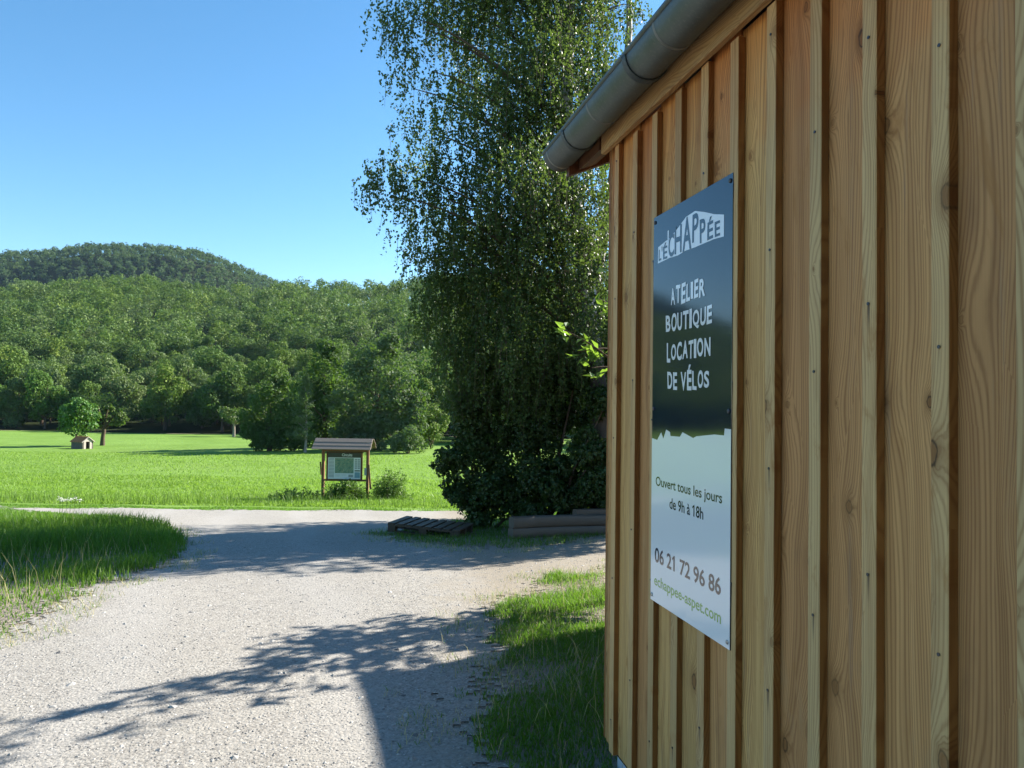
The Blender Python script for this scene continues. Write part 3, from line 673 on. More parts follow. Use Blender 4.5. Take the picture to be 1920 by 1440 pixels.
# understorey along the edge so the wood does not look hollow
def stuff_forest(name, P, hf, nq, leaf, m, label, cat_, scale=(0.8, 1.2), squash=1.0):
    base = []
    for i in range(6):
        rx = rng.uniform(3.2, 4.3); hz = rng.uniform(4.0, 5.4)
        base.append(blob_crown(nq, rx, hz*squash, 12.2*squash-hz*squash, nb=22, leaf=leaf)[0].reshape(-1, 4, 3)[:, :3].reshape(-1, 3))
    Vs = []; Ts = []
    for x, y in P:
        b = base[rng.integers(6)]; a = rng.uniform(0, 6.28); s = rng.uniform(*scale); ca, sa = math.cos(a)*s, math.sin(a)*s
        v = np.stack([b[:, 0]*ca-b[:, 1]*sa+x, b[:, 0]*sa+b[:, 1]*ca+y, b[:, 2]*s+float(hf(x, y))], -1); Vs.append(v)
        Ts.append(np.full(len(v), rng.random(), np.float32))
    V = np.concatenate(Vs); o = mobj(name, npmesh(name, V, np.arange(len(V)).reshape(-1, 3), m, tone=np.concatenate(Ts)))
    return tag(o, label, cat_, kind='stuff')
stuff_forest('woodland', pts[300:, :2], hgt, 370, 0.85, L_FOREST, 'dense green woodland covering the middle slope up to its ridge', 'woodland', (0.55, 1.2))
hp = []
for y in np.arange(530, 730, 7.0):
    for x in np.arange(-800, -160, 7.2):
        xx = x+rng.uniform(-3, 3); yy = y+rng.uniform(-3, 3)
        if xx > -0.235*yy or xx < -1.0*yy-10: continue
        if (hillh(xx, yy)+8-CAMZ)/yy < 0.135: continue
        hp.append((xx, yy))
stuff_forest('hill_woodland', np.array(hp), hillh, 110, 1.8, L_HILL, 'bluish green woodland covering the rounded hill behind', 'woodland', (0.7, 1.1))
ed = []
for x in np.arange(-120, 40, 0.9):
    ed.append((x+rng.uniform(-1, 1), float(edge(x))+rng.uniform(-0.5, 4)))
o = stuff_forest('undergrowth', ed, hgt, 420, 0.5, L_DARK, 'dark undergrowth of low bushes along the foot of the forest', 'bushes', (0.3, 0.62))

# trees standing in the meadow
def crown_me(name, parts, m): 
    v, q = cat_mesh(parts); return npmesh(name, v, q, m)
g0 = ground(143, 834)
X, Y = at(142, 830, 64)[:2]
v, q = blob_crown(5200, 2.0, 2.15, 2.75, nb=44, leaf=0.22, rb=(0.22, 0.36)); tv, tq = trunk_mesh(2.6, 0.11, 4, 1.2)
tree('round_tree', 'small bright green tree with a dense round crown beside the meadow hut', 'tree', X, Y, npmesh('crown', v, q, L_BRIGHT), npmesh('trunk', tv, tq, M_BARK, True), 0.96)
X, Y = at(192, 830, 66.5)[:2]
pr = []
for cx, cy, cz, r in ((-1.1, 0, 2.3, 0.75), (-0.9, .3, 3.0, 0.5), (1.3, 0, 2.0, 0.7), (1.45, .2, 2.9, 0.75), (0.9, -.4, 3.5, 0.6), (0.1, .2, 2.6, 0.7), (-.3, -.3, 1.9, .6), (1.9, 0, 2.4, .5), (0.3, 0, 3.3, .4)):
    v, q = blob_crown(420, r, r*0.75, 0, nb=9, leaf=0.2); pr.append((v+np.array([cx, cy, cz]), q))
tv, tq = cat_mesh([tube([(0, 0, -.2), (0.02, 0, 0.7), (0.12, 0, 1.35), (0.05, 0, 1.7)], [0.24, 0.18, 0.17, 0.14], 8)] +
    [tube([(0.05, 0, 1.5), (a*0.5, b*.5, 1.5+(c-1.5)*0.55), (a, b, c)], [0.11, 0.07, 0.02], 5) for a, b, c in ((-1.2, 0, 2.5), (1.4, 0, 2.2), (1.3, .2, 3.2), (0.2, .2, 3.0), (-.5, 0, 3.7), (-.9, .3, 3.3), (.7, -.3, 3.7))])
tree('orchard_tree', 'gnarled old fruit tree with patchy pale crown right of the meadow hut', 'tree', X, Y, crown_me('crown', pr, L_ORCH), npmesh('trunk', tv, tq, M_BARK, True))
X, Y = at(438, 815, 93)[:2]
v, q = blob_crown(1500, 2.4, 1.6, 2.9, nb=16, leaf=0.26); tv, tq = trunk_mesh(3.2, 0.2, 6, 1.6)
tree('fruit_tree', 'small pale trunked fruit tree standing alone before the forest edge', 'tree', X, Y, npmesh('crown', v, q, L_ORCH), npmesh('trunk', tv, tq, M_PALEBARK, True))
# clump in the middle
X, Y = at(705, 840, 62)[:2]
pr = []
for cx, cz, r, cy in ((0, 7.6, 2.6, 0), (1.8, 6.0, 2.4, -.5), (-1.6, 6.2, 2.2, .4), (2.9, 4.0, 2.0, 0), (-2.6, 4.0, 2.2, 0), (0.3, 4.4, 2.8, -1.2), (3.3, 2.4, 1.5, -.4), (-1, 2.4, 1.9, -.8), (1.4, 2.2, 1.8, -.6), (0.8, 9.2, 1.4, 0), (-2.8, 1.5, 1.7, -.3), (0, 1.0, 1.5, -.8), (2.4, 1.0, 1.4, -.5), (-1.4, 0.9, 1.3, -.6)):
    v, q = blob_crown(1500, r, r*1.1, 0, nb=18, leaf=0.24, rb=(.24, .4)); pr.append((v+np.array([cx, cy, cz]), q))
tv, tq = trunk_mesh(7, 0.3, 7, 2.5)
tree('willow_tree', 'broad grey-green willow rising behind the information board', 'tree', X, Y, crown_me('crown', pr, L_WILLOW), npmesh('trunk', tv, tq, M_BARK, True))
X, Y = at(607, 840, 66)[:2]
pr = []
for cx, cz, r in ((0, 7.2, 2.3), (-1.6, 5.6, 2.0), (1.3, 5.3, 2.2), (0, 3.8, 2.3), (-1.8, 3.2, 1.6), (0.4, 8.9, 1.4), (-.8, 1.6, 1.9), (1.0, 1.5, 1.9), (0, 3, 2)):
    v, q = blob_crown(1300, r, r*1.1, 0, nb=16, leaf=0.26); pr.append((v+np.array([cx, 0, cz]), q))
tv, tq = trunk_mesh(7, 0.28, 6, 2.2)
tree('alder_tree', 'tall dark tree pressed against the left side of the willow', 'tree', X, Y, crown_me('crown', pr, L_DARK), npmesh('trunk', tv, tq, M_BARK, True))
X, Y = at(505, 845, 59)[:2]
pr = []
for cx, cz, r in ((0, 4.4, 1.8), (-1.0, 3.0, 1.8), (1.2, 3.2, 1.9), (-1.5, 1.7, 1.3), (0.2, 1.8, 1.8), (1.9, 1.6, 1.5), (0.6, 5.7, 1.1), (-.8, .8, 1.2), (.9, .8, 1.3), (2.4, .8, 1.2)):
    v, q = blob_crown(1200, r, r*0.95, 0, nb=15, leaf=0.22); pr.append((v+np.array([cx, 0, cz]), q))
tv, tq = trunk_mesh(4.5, 0.2, 5, 1.6)
tree('thicket_tree', 'low dark spreading tree at the left end of the meadow clump', 'tree', X, Y, crown_me('crown', pr, L_DARK), npmesh('trunk', tv, tq, M_BARK, True))
X, Y = at(572, 840, 57)[:2]
pr = []
for i in range(70):          # feathery upright tree: tiers of short sprays
    h = rng.uniform(0.9, 6.0); a = rng.uniform(0, 6.28); L = (6.6-h)/6.6*1.9*rng.uniform(0.5, 1.1)
    n = 60; t = rng.random(n)**0.7
    c = np.stack([np.cos(a)*L*t, np.sin(a)*L*t, h+0.35*L*t-0.1*t*t], -1) + rng.normal(size=(n, 3))*0.10
    pr.append(leaves(c, rng.normal(size=(n, 3))+np.array([0, 0, .6]), 0.17, 0.10))
tv, tq = trunk_mesh(5.8, 0.1, 4, 0.9)
tree('ash_sapling', 'slender feathery grey-green sapling in front of the dark tree clump', 'tree', X, Y, crown_me('crown', pr, L_WILLOW), npmesh('trunk', tv, tq, M_PALEBARK, True))
def bush(name, label, x, y, r, h, n, m, leaf, nb=20, cat_='bush', group=None):
    v, q = blob_crown(n, r, h*0.55, h*0.48, nb=nb, leaf=leaf, shell=0.75); v[:, 2] = np.maximum(v[:, 2], 0.0)
    o = empty(name, (x, y, float(hgt(x, y)))); tag(o, label, cat_, group); mobj('foliage', npmesh('foliage', v, q, m), o)
    st = [tube([(0, 0, -.1), (math.cos(a)*r*.2, math.sin(a)*r*.2, h*.35), (math.cos(a)*r*.45, math.sin(a)*r*.45, h*.75)], [0.03*r, 0.02*r, 0.006*r], 5) for a in np.arange(5)*1.26]
    sv, sq = cat_mesh(st); mobj('stem', npmesh('stem', sv, sq, M_BARK, True), o); return o
X, Y = at(765, 845, 58)[:2]; bush('round_bush', 'rounded olive bush at the right foot of the willow', X, Y, 1.9, 2.2, 3200, L_WILLOW, 0.17, 30)
X, Y = at(808, 840, 66)[:2]; bush('tall_bush', 'tall green bush between the willow and the dark shrubs', X, Y, 1.9, 4.6, 3200, L_FOREST, 0.22, 30)

# ------------------------------------------------------------------ birch
BY = 12.8
bx, by = 1.57, BY; bz = float(hgt(bx, by))
birch = empty('birch_tree', (bx, by, bz)); tag(birch, 'large weeping birch with drooping twigs and whitish trunk behind the barn', 'tree')
def bp(px, py, dy=0.0): return at(px, py, BY+dy) - np.array([bx, by, bz])
trunkP = np.array([bp(1128, 985), bp(1128, 850), bp(1122, 720), bp(1104, 580), bp(1090, 455), bp(1072, 330), bp(1062, 200), bp(1066, 60), bp(1080, -120), bp(1085, -300)])
trunkP[0][2] = -0.2
parts = [tube(trunkP, [0.2, 0.16, 0.145, 0.135, 0.125, 0.115, 0.12, 0.1, 0.07, 0.03], 10)]
parts.append(tube([trunkP[3], bp(1140, 400, .6), bp(1165, 220, .9), bp(1180, 60, 1.0), bp(1178, -120, 1.0)], [0.13, 0.10, 0.08, 0.06, 0.03], 8))
mobj('trunk', npmesh('trunk', *cat_mesh(parts), M_BIRCH, True), birch)
# crown masses: px, py, radius px, depth offset, density
BL = [(760, 40, 62, -.3, .75), (850, 20, 75, .3, 1), (950, 0, 85, 0, 1.2), (1060, 10, 90, 0, 1.2), (1150, 0, 62, .5, .8), (1195, 10, 26, .5, .4), (900, -110, 110, 0, 1), (1050, -130, 120, 0, 1), (800, -90, 80, 0, .8), (735, 15, 45, -.5, .35), (775, 120, 50, -.2, .32), (800, 190, 52, .2, .38), (765, 235, 40, -.3, .3), (735, 150, 34, -.4, .22), (800, 330, 40, 0, .5),
      (1010, 110, 95, -.4, 1.3), (900, 130, 85, .5, .95), (1120, 120, 75, .3, 1.1), (850, 200, 60, -.5, .7), (950, 230, 85, 0, 1.15), (1060, 230, 95, .4, 1.2), (1140, 250, 60, .6, .9),
      (790, 285, 52, .3, .6), (870, 300, 75, -.2, .95), (730, 320, 42, -.5, .8), (690, 350, 34, -.7, .7), (760, 350, 48, -.4, .9), (980, 340, 95, -.5, 1.3), (1090, 350, 80, 0, 1.2), (830, 390, 70, 0, 1), (775, 420, 45, -.3, .6), (920, 430, 90, .2, 1.25), (1020, 450, 85, -.3, 1.2), (1110, 460, 60, .2, 1.0),
      (850, 480, 70, -.2, 1.1), (950, 530, 90, 0, 1.3), (1060, 550, 80, .3, 1.3), (870, 560, 70, .3, 1.1), (820, 540, 45, -.2, .8), (960, 620, 85, -.3, 1.2), (1070, 640, 75, 0, 1.2), (880, 640, 60, 0, 1.0), (835, 620, 45, .2, .9), (1120, 560, 50, .5, 1),
      (870, 690, 45, 0, .9), (850, 655, 45, -.3, .8), (915, 730, 55, .2, 1), (1000, 745, 60, .2, 1), (860, 730, 38, 0, .7), (790, 470, 36, -.2, .45), (800, 590, 36, -.1, .5), (980, 690, 60, 0, .9), (1080, 710, 50, .3, .9),
      (1112, 500, 45, -.8, 1.2), (1115, 590, 45, -.8, 1.2), (1105, 430, 40, -.7, 1), (905, 430, 60, 1.8, .7), (985, 520, 65, 1.8, .7), (1040, 390, 70, 2.0, .7), (890, 570, 55, 1.6, .7), (1000, 620, 60, 1.8, .7), (1085, 500, 60, 1.8, .7)]
C = []; N = []; AX = []; limbs = []; twigs = []
tz = trunkP[:, 2]
for px, py, rp, dy, den in BL:
    c = bp(px, py, dy*1.6); r = rp*BY/F
    za = min(max(c[2]-0.9-abs(c[0])*0.25, 1.6), tz.max()-0.2); ta = np.array([np.interp(za, tz, trunkP[:, i]) for i in range(3)])
    mid = ta*0.45 + c*0.55 + np.array([0, 0, 0.28*np.linalg.norm(c-ta)*0.6]); tip = c - (c-ta)*0.12 + np.array([0, 0, 0.1])
    tt = np.linspace(0, 1, 7)[:, None]; crv = (1-tt)**2*ta + 2*tt*(1-tt)*mid + tt**2*tip
    if py < 480: limbs.append(tube(crv, np.linspace(0.036, 0.006, 7)*min(1.2, 0.6+np.linalg.norm(c-ta)*0.2), 5))
    ns = int(den*rp*rp*(0.019 if (px < 900 and py < 460) else 0.025))+6
    o = unit(rng.normal(size=(ns, 3)))*(rng.random((ns, 1))**0.45)*r*np.array([1.0, 1.5, 0.85]) + c
    for s in o:                                     # one hanging twig
        L = r*rng.uniform(0.35, 1.15)+0.2; nl = int(L/0.034)+3; t = np.sort(rng.random(nl))
        sw = rng.normal(size=2)*0.16*L
        P = np.stack([s[0]+sw[0]*t**0.6+0.02*np.sin(9*t+s[0]), s[1]+sw[1]*t**0.6, s[2]+0.12*L*np.sin(t*2.0)-L*t**1.5], -1)
        C.append(P + rng.normal(size=(nl, 3))*0.026); AX.append(np.tile([[0, 0, -1.0]], (nl, 1))+rng.normal(size=(nl, 3))*0.55)
        if rng.random() < 0.36:
            t2 = np.linspace(0, 1, 5); tw = np.stack([s[0]+sw[0]*t2**0.6, s[1]+sw[1]*t2**0.6, s[2]+0.12*L*np.sin(t2*2.0)-L*t2**1.5], -1)
            twigs.append(tube(tw, [0.005, 0.004, 0.0035, 0.003, 0.002], 3))
C = np.concatenate(C); AX = np.concatenate(AX); n = len(C)
v, q = leaves(C, rng.normal(size=(n, 3)), rng.uniform(0.044, 0.072, n), rng.uniform(0.032, 0.050, n), AX)
mobj('crown', npmesh('crown', v, q, L_BIRCH), birch)
mobj('limbs', npmesh('limbs', *cat_mesh(limbs), M_BARK, True), birch)
mobj('twigs', npmesh('twigs', *cat_mesh(twigs), M_BARK, True), birch)
print('birch leaves', n)

# ------------------------------------------------------------------ dark shrubs behind the yard
def shrub(name, label, blobs, Y0, nper, m, leaf, cat_='shrub'):
    b0 = at(blobs[0][0], 985, Y0); b0[2] = float(hgt(b0[0], b0[1])); o = empty(name, tuple(b0)); tag(o, label, cat_)
    pr = []; st = []
    for px, py, rp, dy in blobs:
        c = at(px, py, Y0+dy) - b0; r = rp*Y0/F
        v, q = blob_crown(int(nper*(rp/60)**2), r, r*0.95, 0, nb=16, leaf=leaf, rb=(.26, .42)); pr.append((v+c, q))
        st.append(tube([(c[0]*.15, c[1]*.3, -.1), (c[0]*.5, c[1]*.6, c[2]*.5), tuple(c)], [0.04, 0.025, 0.008], 5))
    v, q = cat_mesh(pr); v[:, 2] = np.maximum(v[:, 2], -0.05)
    mobj('foliage', npmesh('foliage', v, q, m), o); sv, sq = cat_mesh(st); mobj('stem', npmesh('stem', sv, sq, M_BARK, True), o); return o
shrub('dark_shrub', 'big dark green shrub behind the wooden pallet', [(905, 905, 70, 0), (860, 850, 42, -.1), (840, 872, 38, 0), (880, 800, 50, .3), (930, 830, 70, .4), (920, 760, 50, .6), (900, 950, 50, -.1), (960, 920, 70, .2), (865, 765, 48, .2), (925, 700, 58, .6), (860, 920, 40, -.1), (985, 960, 40, -.2)], 13.0, 3000, L_SHRUB, 0.068)
shrub('broad_shrub', 'broad dark shrub behind the stacked logs', [(1020, 900, 80, 0), (1000, 820, 70, .4), (1060, 780, 60, .7), (1090, 880, 75, .3), (1120, 800, 60, .6), (980, 750, 50, .9), (1050, 940, 55, -.2), (1125, 935, 50, 0), (1150, 870, 60, .3), (1120, 850, 60, -.5), (1135, 760, 50, -.4), (1110, 920, 50, -.4), (1000, 715, 60, .6), (1080, 705, 55, .2), (1000, 965, 45, -.3), (1085, 965, 40, -.3)], 12.9, 3000, L_SHRUB, 0.066)
bush('hazel_shrub', 'tall dense hazel standing behind the barn, right of the birch trunk', 4.1, 13.9, 2.1, 6.7, 18000, L_SHRUB, 0.12, 50, 'shrub')
bush('elder_shrub', 'tall elder growing behind the birch trunk on the far side of the shrub bed', 2.0, 15.6, 1.6, 5.6, 12000, L_SHRUB, 0.12, 44, 'shrub')

# ------------------------------------------------------------------ cherry sapling behind the corner
cb = np.array([1.85, 7.2, 0.0]); cb[2] = float(hgt(cb[0], cb[1]))
ch = empty('cherry_sapling', tuple(cb)); tag(ch, 'young cherry tree with large bright leaves peeping out behind the barn corner', 'tree')
ST = [tube([(0, 0, -.1), (-.05, -.02, 0.8), (-.02, .05, 1.7), (.05, .02, 2.2)], [0.035, 0.028, 0.02, 0.008], 7)]
CL = []; CA = []
def cherry_branch(p0, p1, sag=0.12, dens=1.0):
    t = np.linspace(0, 1, 7)[:, None]; P = (1-t)*p0 + t*p1 + np.array([0, 0, sag])*np.sin(t*3.14)
    ST.append(tube(P, np.linspace(0.011, 0.003, 7), 5)); n = int(18*dens*np.linalg.norm(p1-p0))
    for i in range(n):
        s = rng.uniform(0.3, 1.02); b = (1-s)*p0 + s*p1 + np.array([0, 0, sag])*math.sin(s*3.14)
        a = unit(rng.normal(size=3)*0.6 + (p1-p0)*0.8 + np.array([0, 0, -0.45])); CL.append(b + a*0.075); CA.append(a)
for (pa, qa, da), (pb_, qb, db) in ((((1165, 690), 0, 6.0), ((1050, 615), 0, 5.95)), (((1170, 600), 0, 6.1), ((1122, 560), 0, 5.8)), (((1175, 660), 0, 6.2), ((1085, 660), 0, 5.9)), (((1172, 540), 0, 6.3), ((1140, 500), 0, 6.1)), (((1175, 700), 0, 6.2), ((1110, 690), 0, 6.0))):
    cherry_branch(at(pa[0], pa[1], da)-cb, at(pb_[0], pb_[1], db)-cb, 0.03, 1.8)
for p in ((0.0, 0, 1.9), (0, 0, 1.5), (0.02, 0, 2.1)): cherry_branch(np.array(p), at(1172, 640, 6.15)-cb+rng.normal(size=3)*.12, 0.08, 1.0)
for i in range(64):
    h = rng.uniform(1.25, 2.25); a = rng.uniform(0, 6.28); L = rng.uniform(0.35, 0.85)
    cherry_branch(np.array([0, 0, h]), np.array([math.cos(a)*L+0.12, math.sin(a)*L, h+0.3*L]), 0.04, 1.7)
for i in range(46):
    f_ = rng.random(); p = (1-f_)*np.array([0, 0, 1.8]) + f_*(at(1178, 620, 6.25)-cb) + rng.normal(size=3)*np.array([.12, .15, .15]); a = rng.uniform(0, 6.28); L = rng.uniform(0.25, 0.5)
    e_ = p + np.array([math.cos(a)*L+0.1, math.sin(a)*L+0.1, 0.25*L]); w_ = e_ + cb
    if (w_[0]*0.9733+w_[1]*0.2297)/(-w_[0]*0.2297+w_[1]*0.9733) > 0.43: cherry_branch(p, e_, 0.04, 1.8)
CL = np.array(CL); CA = np.array(CA); n = len(CL)
v, q = leaves(CL, np.tile([[0, 0, 1.0]], (n, 1))+rng.normal(size=(n, 3))*0.7, rng.uniform(0.09, 0.135, n), rng.uniform(0.042, 0.06, n), CA)
mobj('leaves', npmesh('leaves', v, q, L_CHERRY), ch); mobj('stem', npmesh('stem', *cat_mesh(ST), M_BARK, True), ch)

# ------------------------------------------------------------------ information board
IX, IY = at(645, 940, 22.4)[:2]; IZ = float(hgt(IX, IY))
ib = empty('information_board', (IX, IY, IZ), R(-2)); tag(ib, 'wooden trail information board with a small plank roof at the edge of the meadow', 'information board')
PX = 22.4/F
hz = 751+0.0135*(645-960)
def iz(py): return CAMZ - (py-hz)*PX - IZ
def ix(px): return (px-645)*PX
for px in (604, 688): mobj('post', plank_mesh('post', 0.085, 0.085, iz(842)+0.3, M_POST, 0.006, -0.3), ib, (ix(px), 0.03, 0), seed=random.random()*5, tint=.5)
for py, th_ in ((900, 0.06), (843, 0.12)):
    m_ = plank_mesh('rail', th_, 0.05, 1.40, M_POST, 0.004, -0.70); o = mobj('rail', m_, ib, (0.01, 0.02, iz(py)), (0, R(90), 0), seed=random.random()*5, tint=.4)
pw0, pw1, pz0, pz1 = ix(611), ix(679), iz(899), iz(847)
mobj('panel_frame', plank_mesh('panel_frame', pw1-pw0, 0.05, pz1-pz0, M_STAIN, 0.004), ib, ((pw0+pw1)/2, -0.02, pz0), seed=1, tint=.2)
M_PHEAD = simple('panel_header', (0.015, 0.03, 0.018), 0.35, 0.4); M_PWHITE = simple('panel_white', (0.66, 0.69, 0.69), 0.35, 0.4, 0, 0.12, 30)
M_PGREY = simple('panel_print', (0.28, 0.32, 0.33), 0.35, 0.4, 0, 0.2, 40); M_PBLUE = simple('panel_blue', (0.16, 0.30, 0.38), 0.35, 0.4, 0, 0.15, 20)
def mapmat():
    m, nt, out = mat('panel_map'); g = G(nt); P = g.obj(); n1 = g.noise(P, 9, 5, 0.65); n2 = g.noise(P, 24, 3, 0.6)
    c = g.mix(g.step(n1, 0.35, 0.65), (0.07, 0.17, 0.12), (0.16, 0.28, 0.20)); c = g.mix(g.m('MULTIPLY', g.step(n2, 0.55, 0.6), g.step(n2, 0.65, 0.6)), c, (0.42, 0.36, 0.2))
    nt.links.new(g.bsdf(c, 0.35, 0.4), out.inputs[0]); return m
M_MAP = mapmat()
def pr(x0, x1, y0, y1): return rect(pw0+(pw1-pw0)*x0, pz0+(pz1-pz0)*y0, pw0+(pw1-pw0)*x1, pz0+(pz1-pz0)*y1, 0)
pan = mobj('panel', poly_mesh('panel', [pr(0.05, 0.95, 0.03, 0.80)], M_PWHITE), ib, (0, -0.047, 0))
mobj('header', poly_mesh('header', [pr(0.05, 0.95, 0.80, 0.97)], M_PHEAD), pan)
mobj('map', poly_mesh('map', [pr(0.24, 0.76, 0.24, 0.78)], M_MAP), pan, (0, -0.002, 0))
mobj('print', poly_mesh('print', [pr(0.07, 0.22, 0.75-0.051*k, 0.78-0.051*k) for k in range(14)] + [pr(0.79+0.08*j, 0.855+0.08*j, 0.70-0.075*k, 0.755-0.075*k) for k in range(5) for j in range(2)] + [pr(0.25, 0.40, 0.17, 0.18), pr(0.25, 0.36, 0.13, 0.14), pr(0.42, 0.56, 0.17, 0.18), pr(0.62, 0.75, 0.10, 0.19)], M_PGREY), pan, (0, -0.002, 0))
mobj('print', poly_mesh('print', [pr(0.79, 0.935, 0.08, 0.28)], M_PBLUE), pan, (0, -0.002, 0)); mobj('print', poly_mesh('print', [pr(0.79, 0.935, 0.31, 0.35)], M_PHEAD), pan, (0, -0.002, 0))
V, Fs = glyph('Circuits', 0.02); sx = (pw1-pw0)*0.29/(V[:, 0].max()); lo = V.min(0)
cv = [(pw0+(pw1-pw0)*0.43+(a-lo[0])*sx, 0, pz0+(pz1-pz0)*0.845+(b-lo[1])*sx*1.15) for a, b in V]
mobj('lettering', poly_mesh('lettering', [(cv, Fs)], M_PWHITE), pan, (0, -0.002, 0))
rw = ix(697.5)-ix(589)
hr, he = iz(824), iz(841); run = 0.42; sl = math.atan2(hr-he, run); L3 = math.hypot(run, hr-he)/3
for side in (-1, 1):
    for k in range(3):
        d0 = (k+0.5)*L3; m_ = plank_mesh('roof_plank', L3*1.12, 0.022, rw+0.03*random.random(), M_ROOFWOOD, 0.003, -rw/2)
        o = mobj('roof_plank', m_, ib, (0, 0, 0), seed=random.random()*9, tint=.4)
        ax = Vector((0, side*math.cos(sl), -math.sin(sl)))              # down the slope
        nz = Vector((0, side*math.sin(sl), math.cos(sl)))
        Mx = Matrix.Identity(4)
        colx, coly, colz = ax, nz, Vector((1, 0, 0))
        if colx.cross(coly).dot(colz) < 0: coly = -coly
        for r_ in range(3): Mx[r_][0] = colx[r_]; Mx[r_][1] = coly[r_]; Mx[r_][2] = colz[r_]
        p = ax*d0 + nz*(0.006+0.010*(2-k)) + Vector(((ix(589)+ix(697.5))/2, 0.03, hr)); Mx.translation = p
        o.matrix_local = Mx
for px in (604, 688):
    o = mobj('rafter', plank_mesh('rafter', 0.05, 0.05, 0.70, M_POST, 0.004, -0.35), ib, (ix(px), 0.03, he+0.02), (R(90), 0, 0), seed=1, tint=.3)
mobj('notice', plank_mesh('notice', 0.075, 0.01, 0.23, M_PGREY, 0.001), ib, (ix(685), -0.04, iz(890)))
v, q = tube([(ix(691), -0.05, iz(870)), (ix(694), -0.12, iz(892)), (ix(697), -0.16, iz(915))], [0.03, 0.028, 0.03], 6)
mobj('brace', npmesh('brace', v, q, M_POST), ib); 
v, q = tube([(ix(600), -0.06, iz(866)), (ix(602), -0.06, iz(890))], [0.025, 0.02], 6); mobj('brace', npmesh('brace', v, q, M_POST), ib)
# weeds at its foot
def weed(name, label, px, w, h, n, Y0, cat_='weeds', m=L_WEED, leaf=0.07):
    x, y = at(px, 945, Y0)[:2]; z = float(hgt(x, y)); o = empty(name, (x, y, z)); tag(o, label, cat_)
    S = []; C = []; A = []
    for i in range(n):
        bx_ = rng.normal()*w*0.5; by_ = rng.normal()*0.22; hh = h*rng.uniform(0.35, 1.0)*math.exp(-(bx_/w/1.2)**2); ln = rng.normal(size=2)*0.18*hh
        P = np.array([(bx_+ln[0]*t, by_+ln[1]*t, hh*t-0.03) for t in (0, .35, .7, 1)]); S.append(tube(P, [0.006, 0.005, 0.004, 0.002], 3))
        k = int(14+hh*34); t = rng.random(k)**0.8; b = np.stack([bx_+ln[0]*t, by_+ln[1]*t, hh*t], -1); a = unit(rng.normal(size=(k, 3))*np.array([1, 1, .4])+np.array([0, 0, .15])); C.append(b+a*leaf*0.7); A.append(a)
    C = np.concatenate(C); A = np.concatenate(A); n2 = len(C)
    v, q = leaves(C, np.tile([[0, -.2, 1.0]], (n2, 1))+rng.normal(size=(n2, 3))*.6, rng.uniform(.6, 1.3, n2)*leaf, rng.uniform(.35, .7, n2)*leaf, A)
    mobj('leaves', npmesh('leaves', v, q, m), o); mobj('stem', npmesh('stem', *cat_mesh(S), m), o); return o
weed('weed_clump', 'leafy nettle clump growing under the information board', 645, 0.75, 0.68, 190, 22.0)
weed('weed_clump', 'tall straggly weeds right of the information board', 730, 0.55, 1.0, 110, 21.9)
weed('weed_clump', 'low dark weeds left of the information board post', 555, 0.9, 0.42, 70, 21.5)

# ------------------------------------------------------------------ pallet and logs
px_, py_ = ground(808, 1001)[:2]
pal = empty('wooden_pallet', (px_, py_, float(hgt(px_, py_))+0.035), R(-9)); pal.rotation_euler = (R(-1.0), R(3.0), R(-14)); tag(pal, 'weathered dark wooden pallet lying at the edge of the gravel', 'pallet')
me_s = plank_mesh('deck_slat', 0.11, 0.022, 0.80, M_DARKWOOD, 0.002, -0.40)
for k in range(8): mobj('deck_slat', me_s, pal, (-0.545+k*0.1557, 0, 0.135), (R(90), 0, 0), seed=random.random()*9, tint=.4)
me_l = plank_mesh('bearer', 0.10, 0.022, 1.2, M_DARKWOOD, 0.002, -0.6); me_k = plank_mesh('block', 0.13, 0.10, 0.078, M_DARKWOOD, 0.003)
for yy in (-0.35, 0, 0.35):
    for z in (0.011, 0.112): 
        o = mobj('bearer', me_l, pal, (0, yy, z), (0, 0, 0), seed=random.random()*9, tint=.4); o.rotation_euler = Matrix(((0, 0, 1), (1, 0, 0), (0, 1, 0))).to_euler()
    for xx in (-0.53, 0, 0.53): mobj('block', me_k, pal, (xx, yy, 0.0225), seed=random.random()*9, tint=.4)
a0 = ground(958, 1010); a1 = np.array([3.2, 12.9]); dv = a1-a0[:2]; Ln = float(np.linalg.norm(dv)); az = math.atan2(dv[1], dv[0])
M_LOG = wood('log_wood', weather=0.85, dark=0.4)
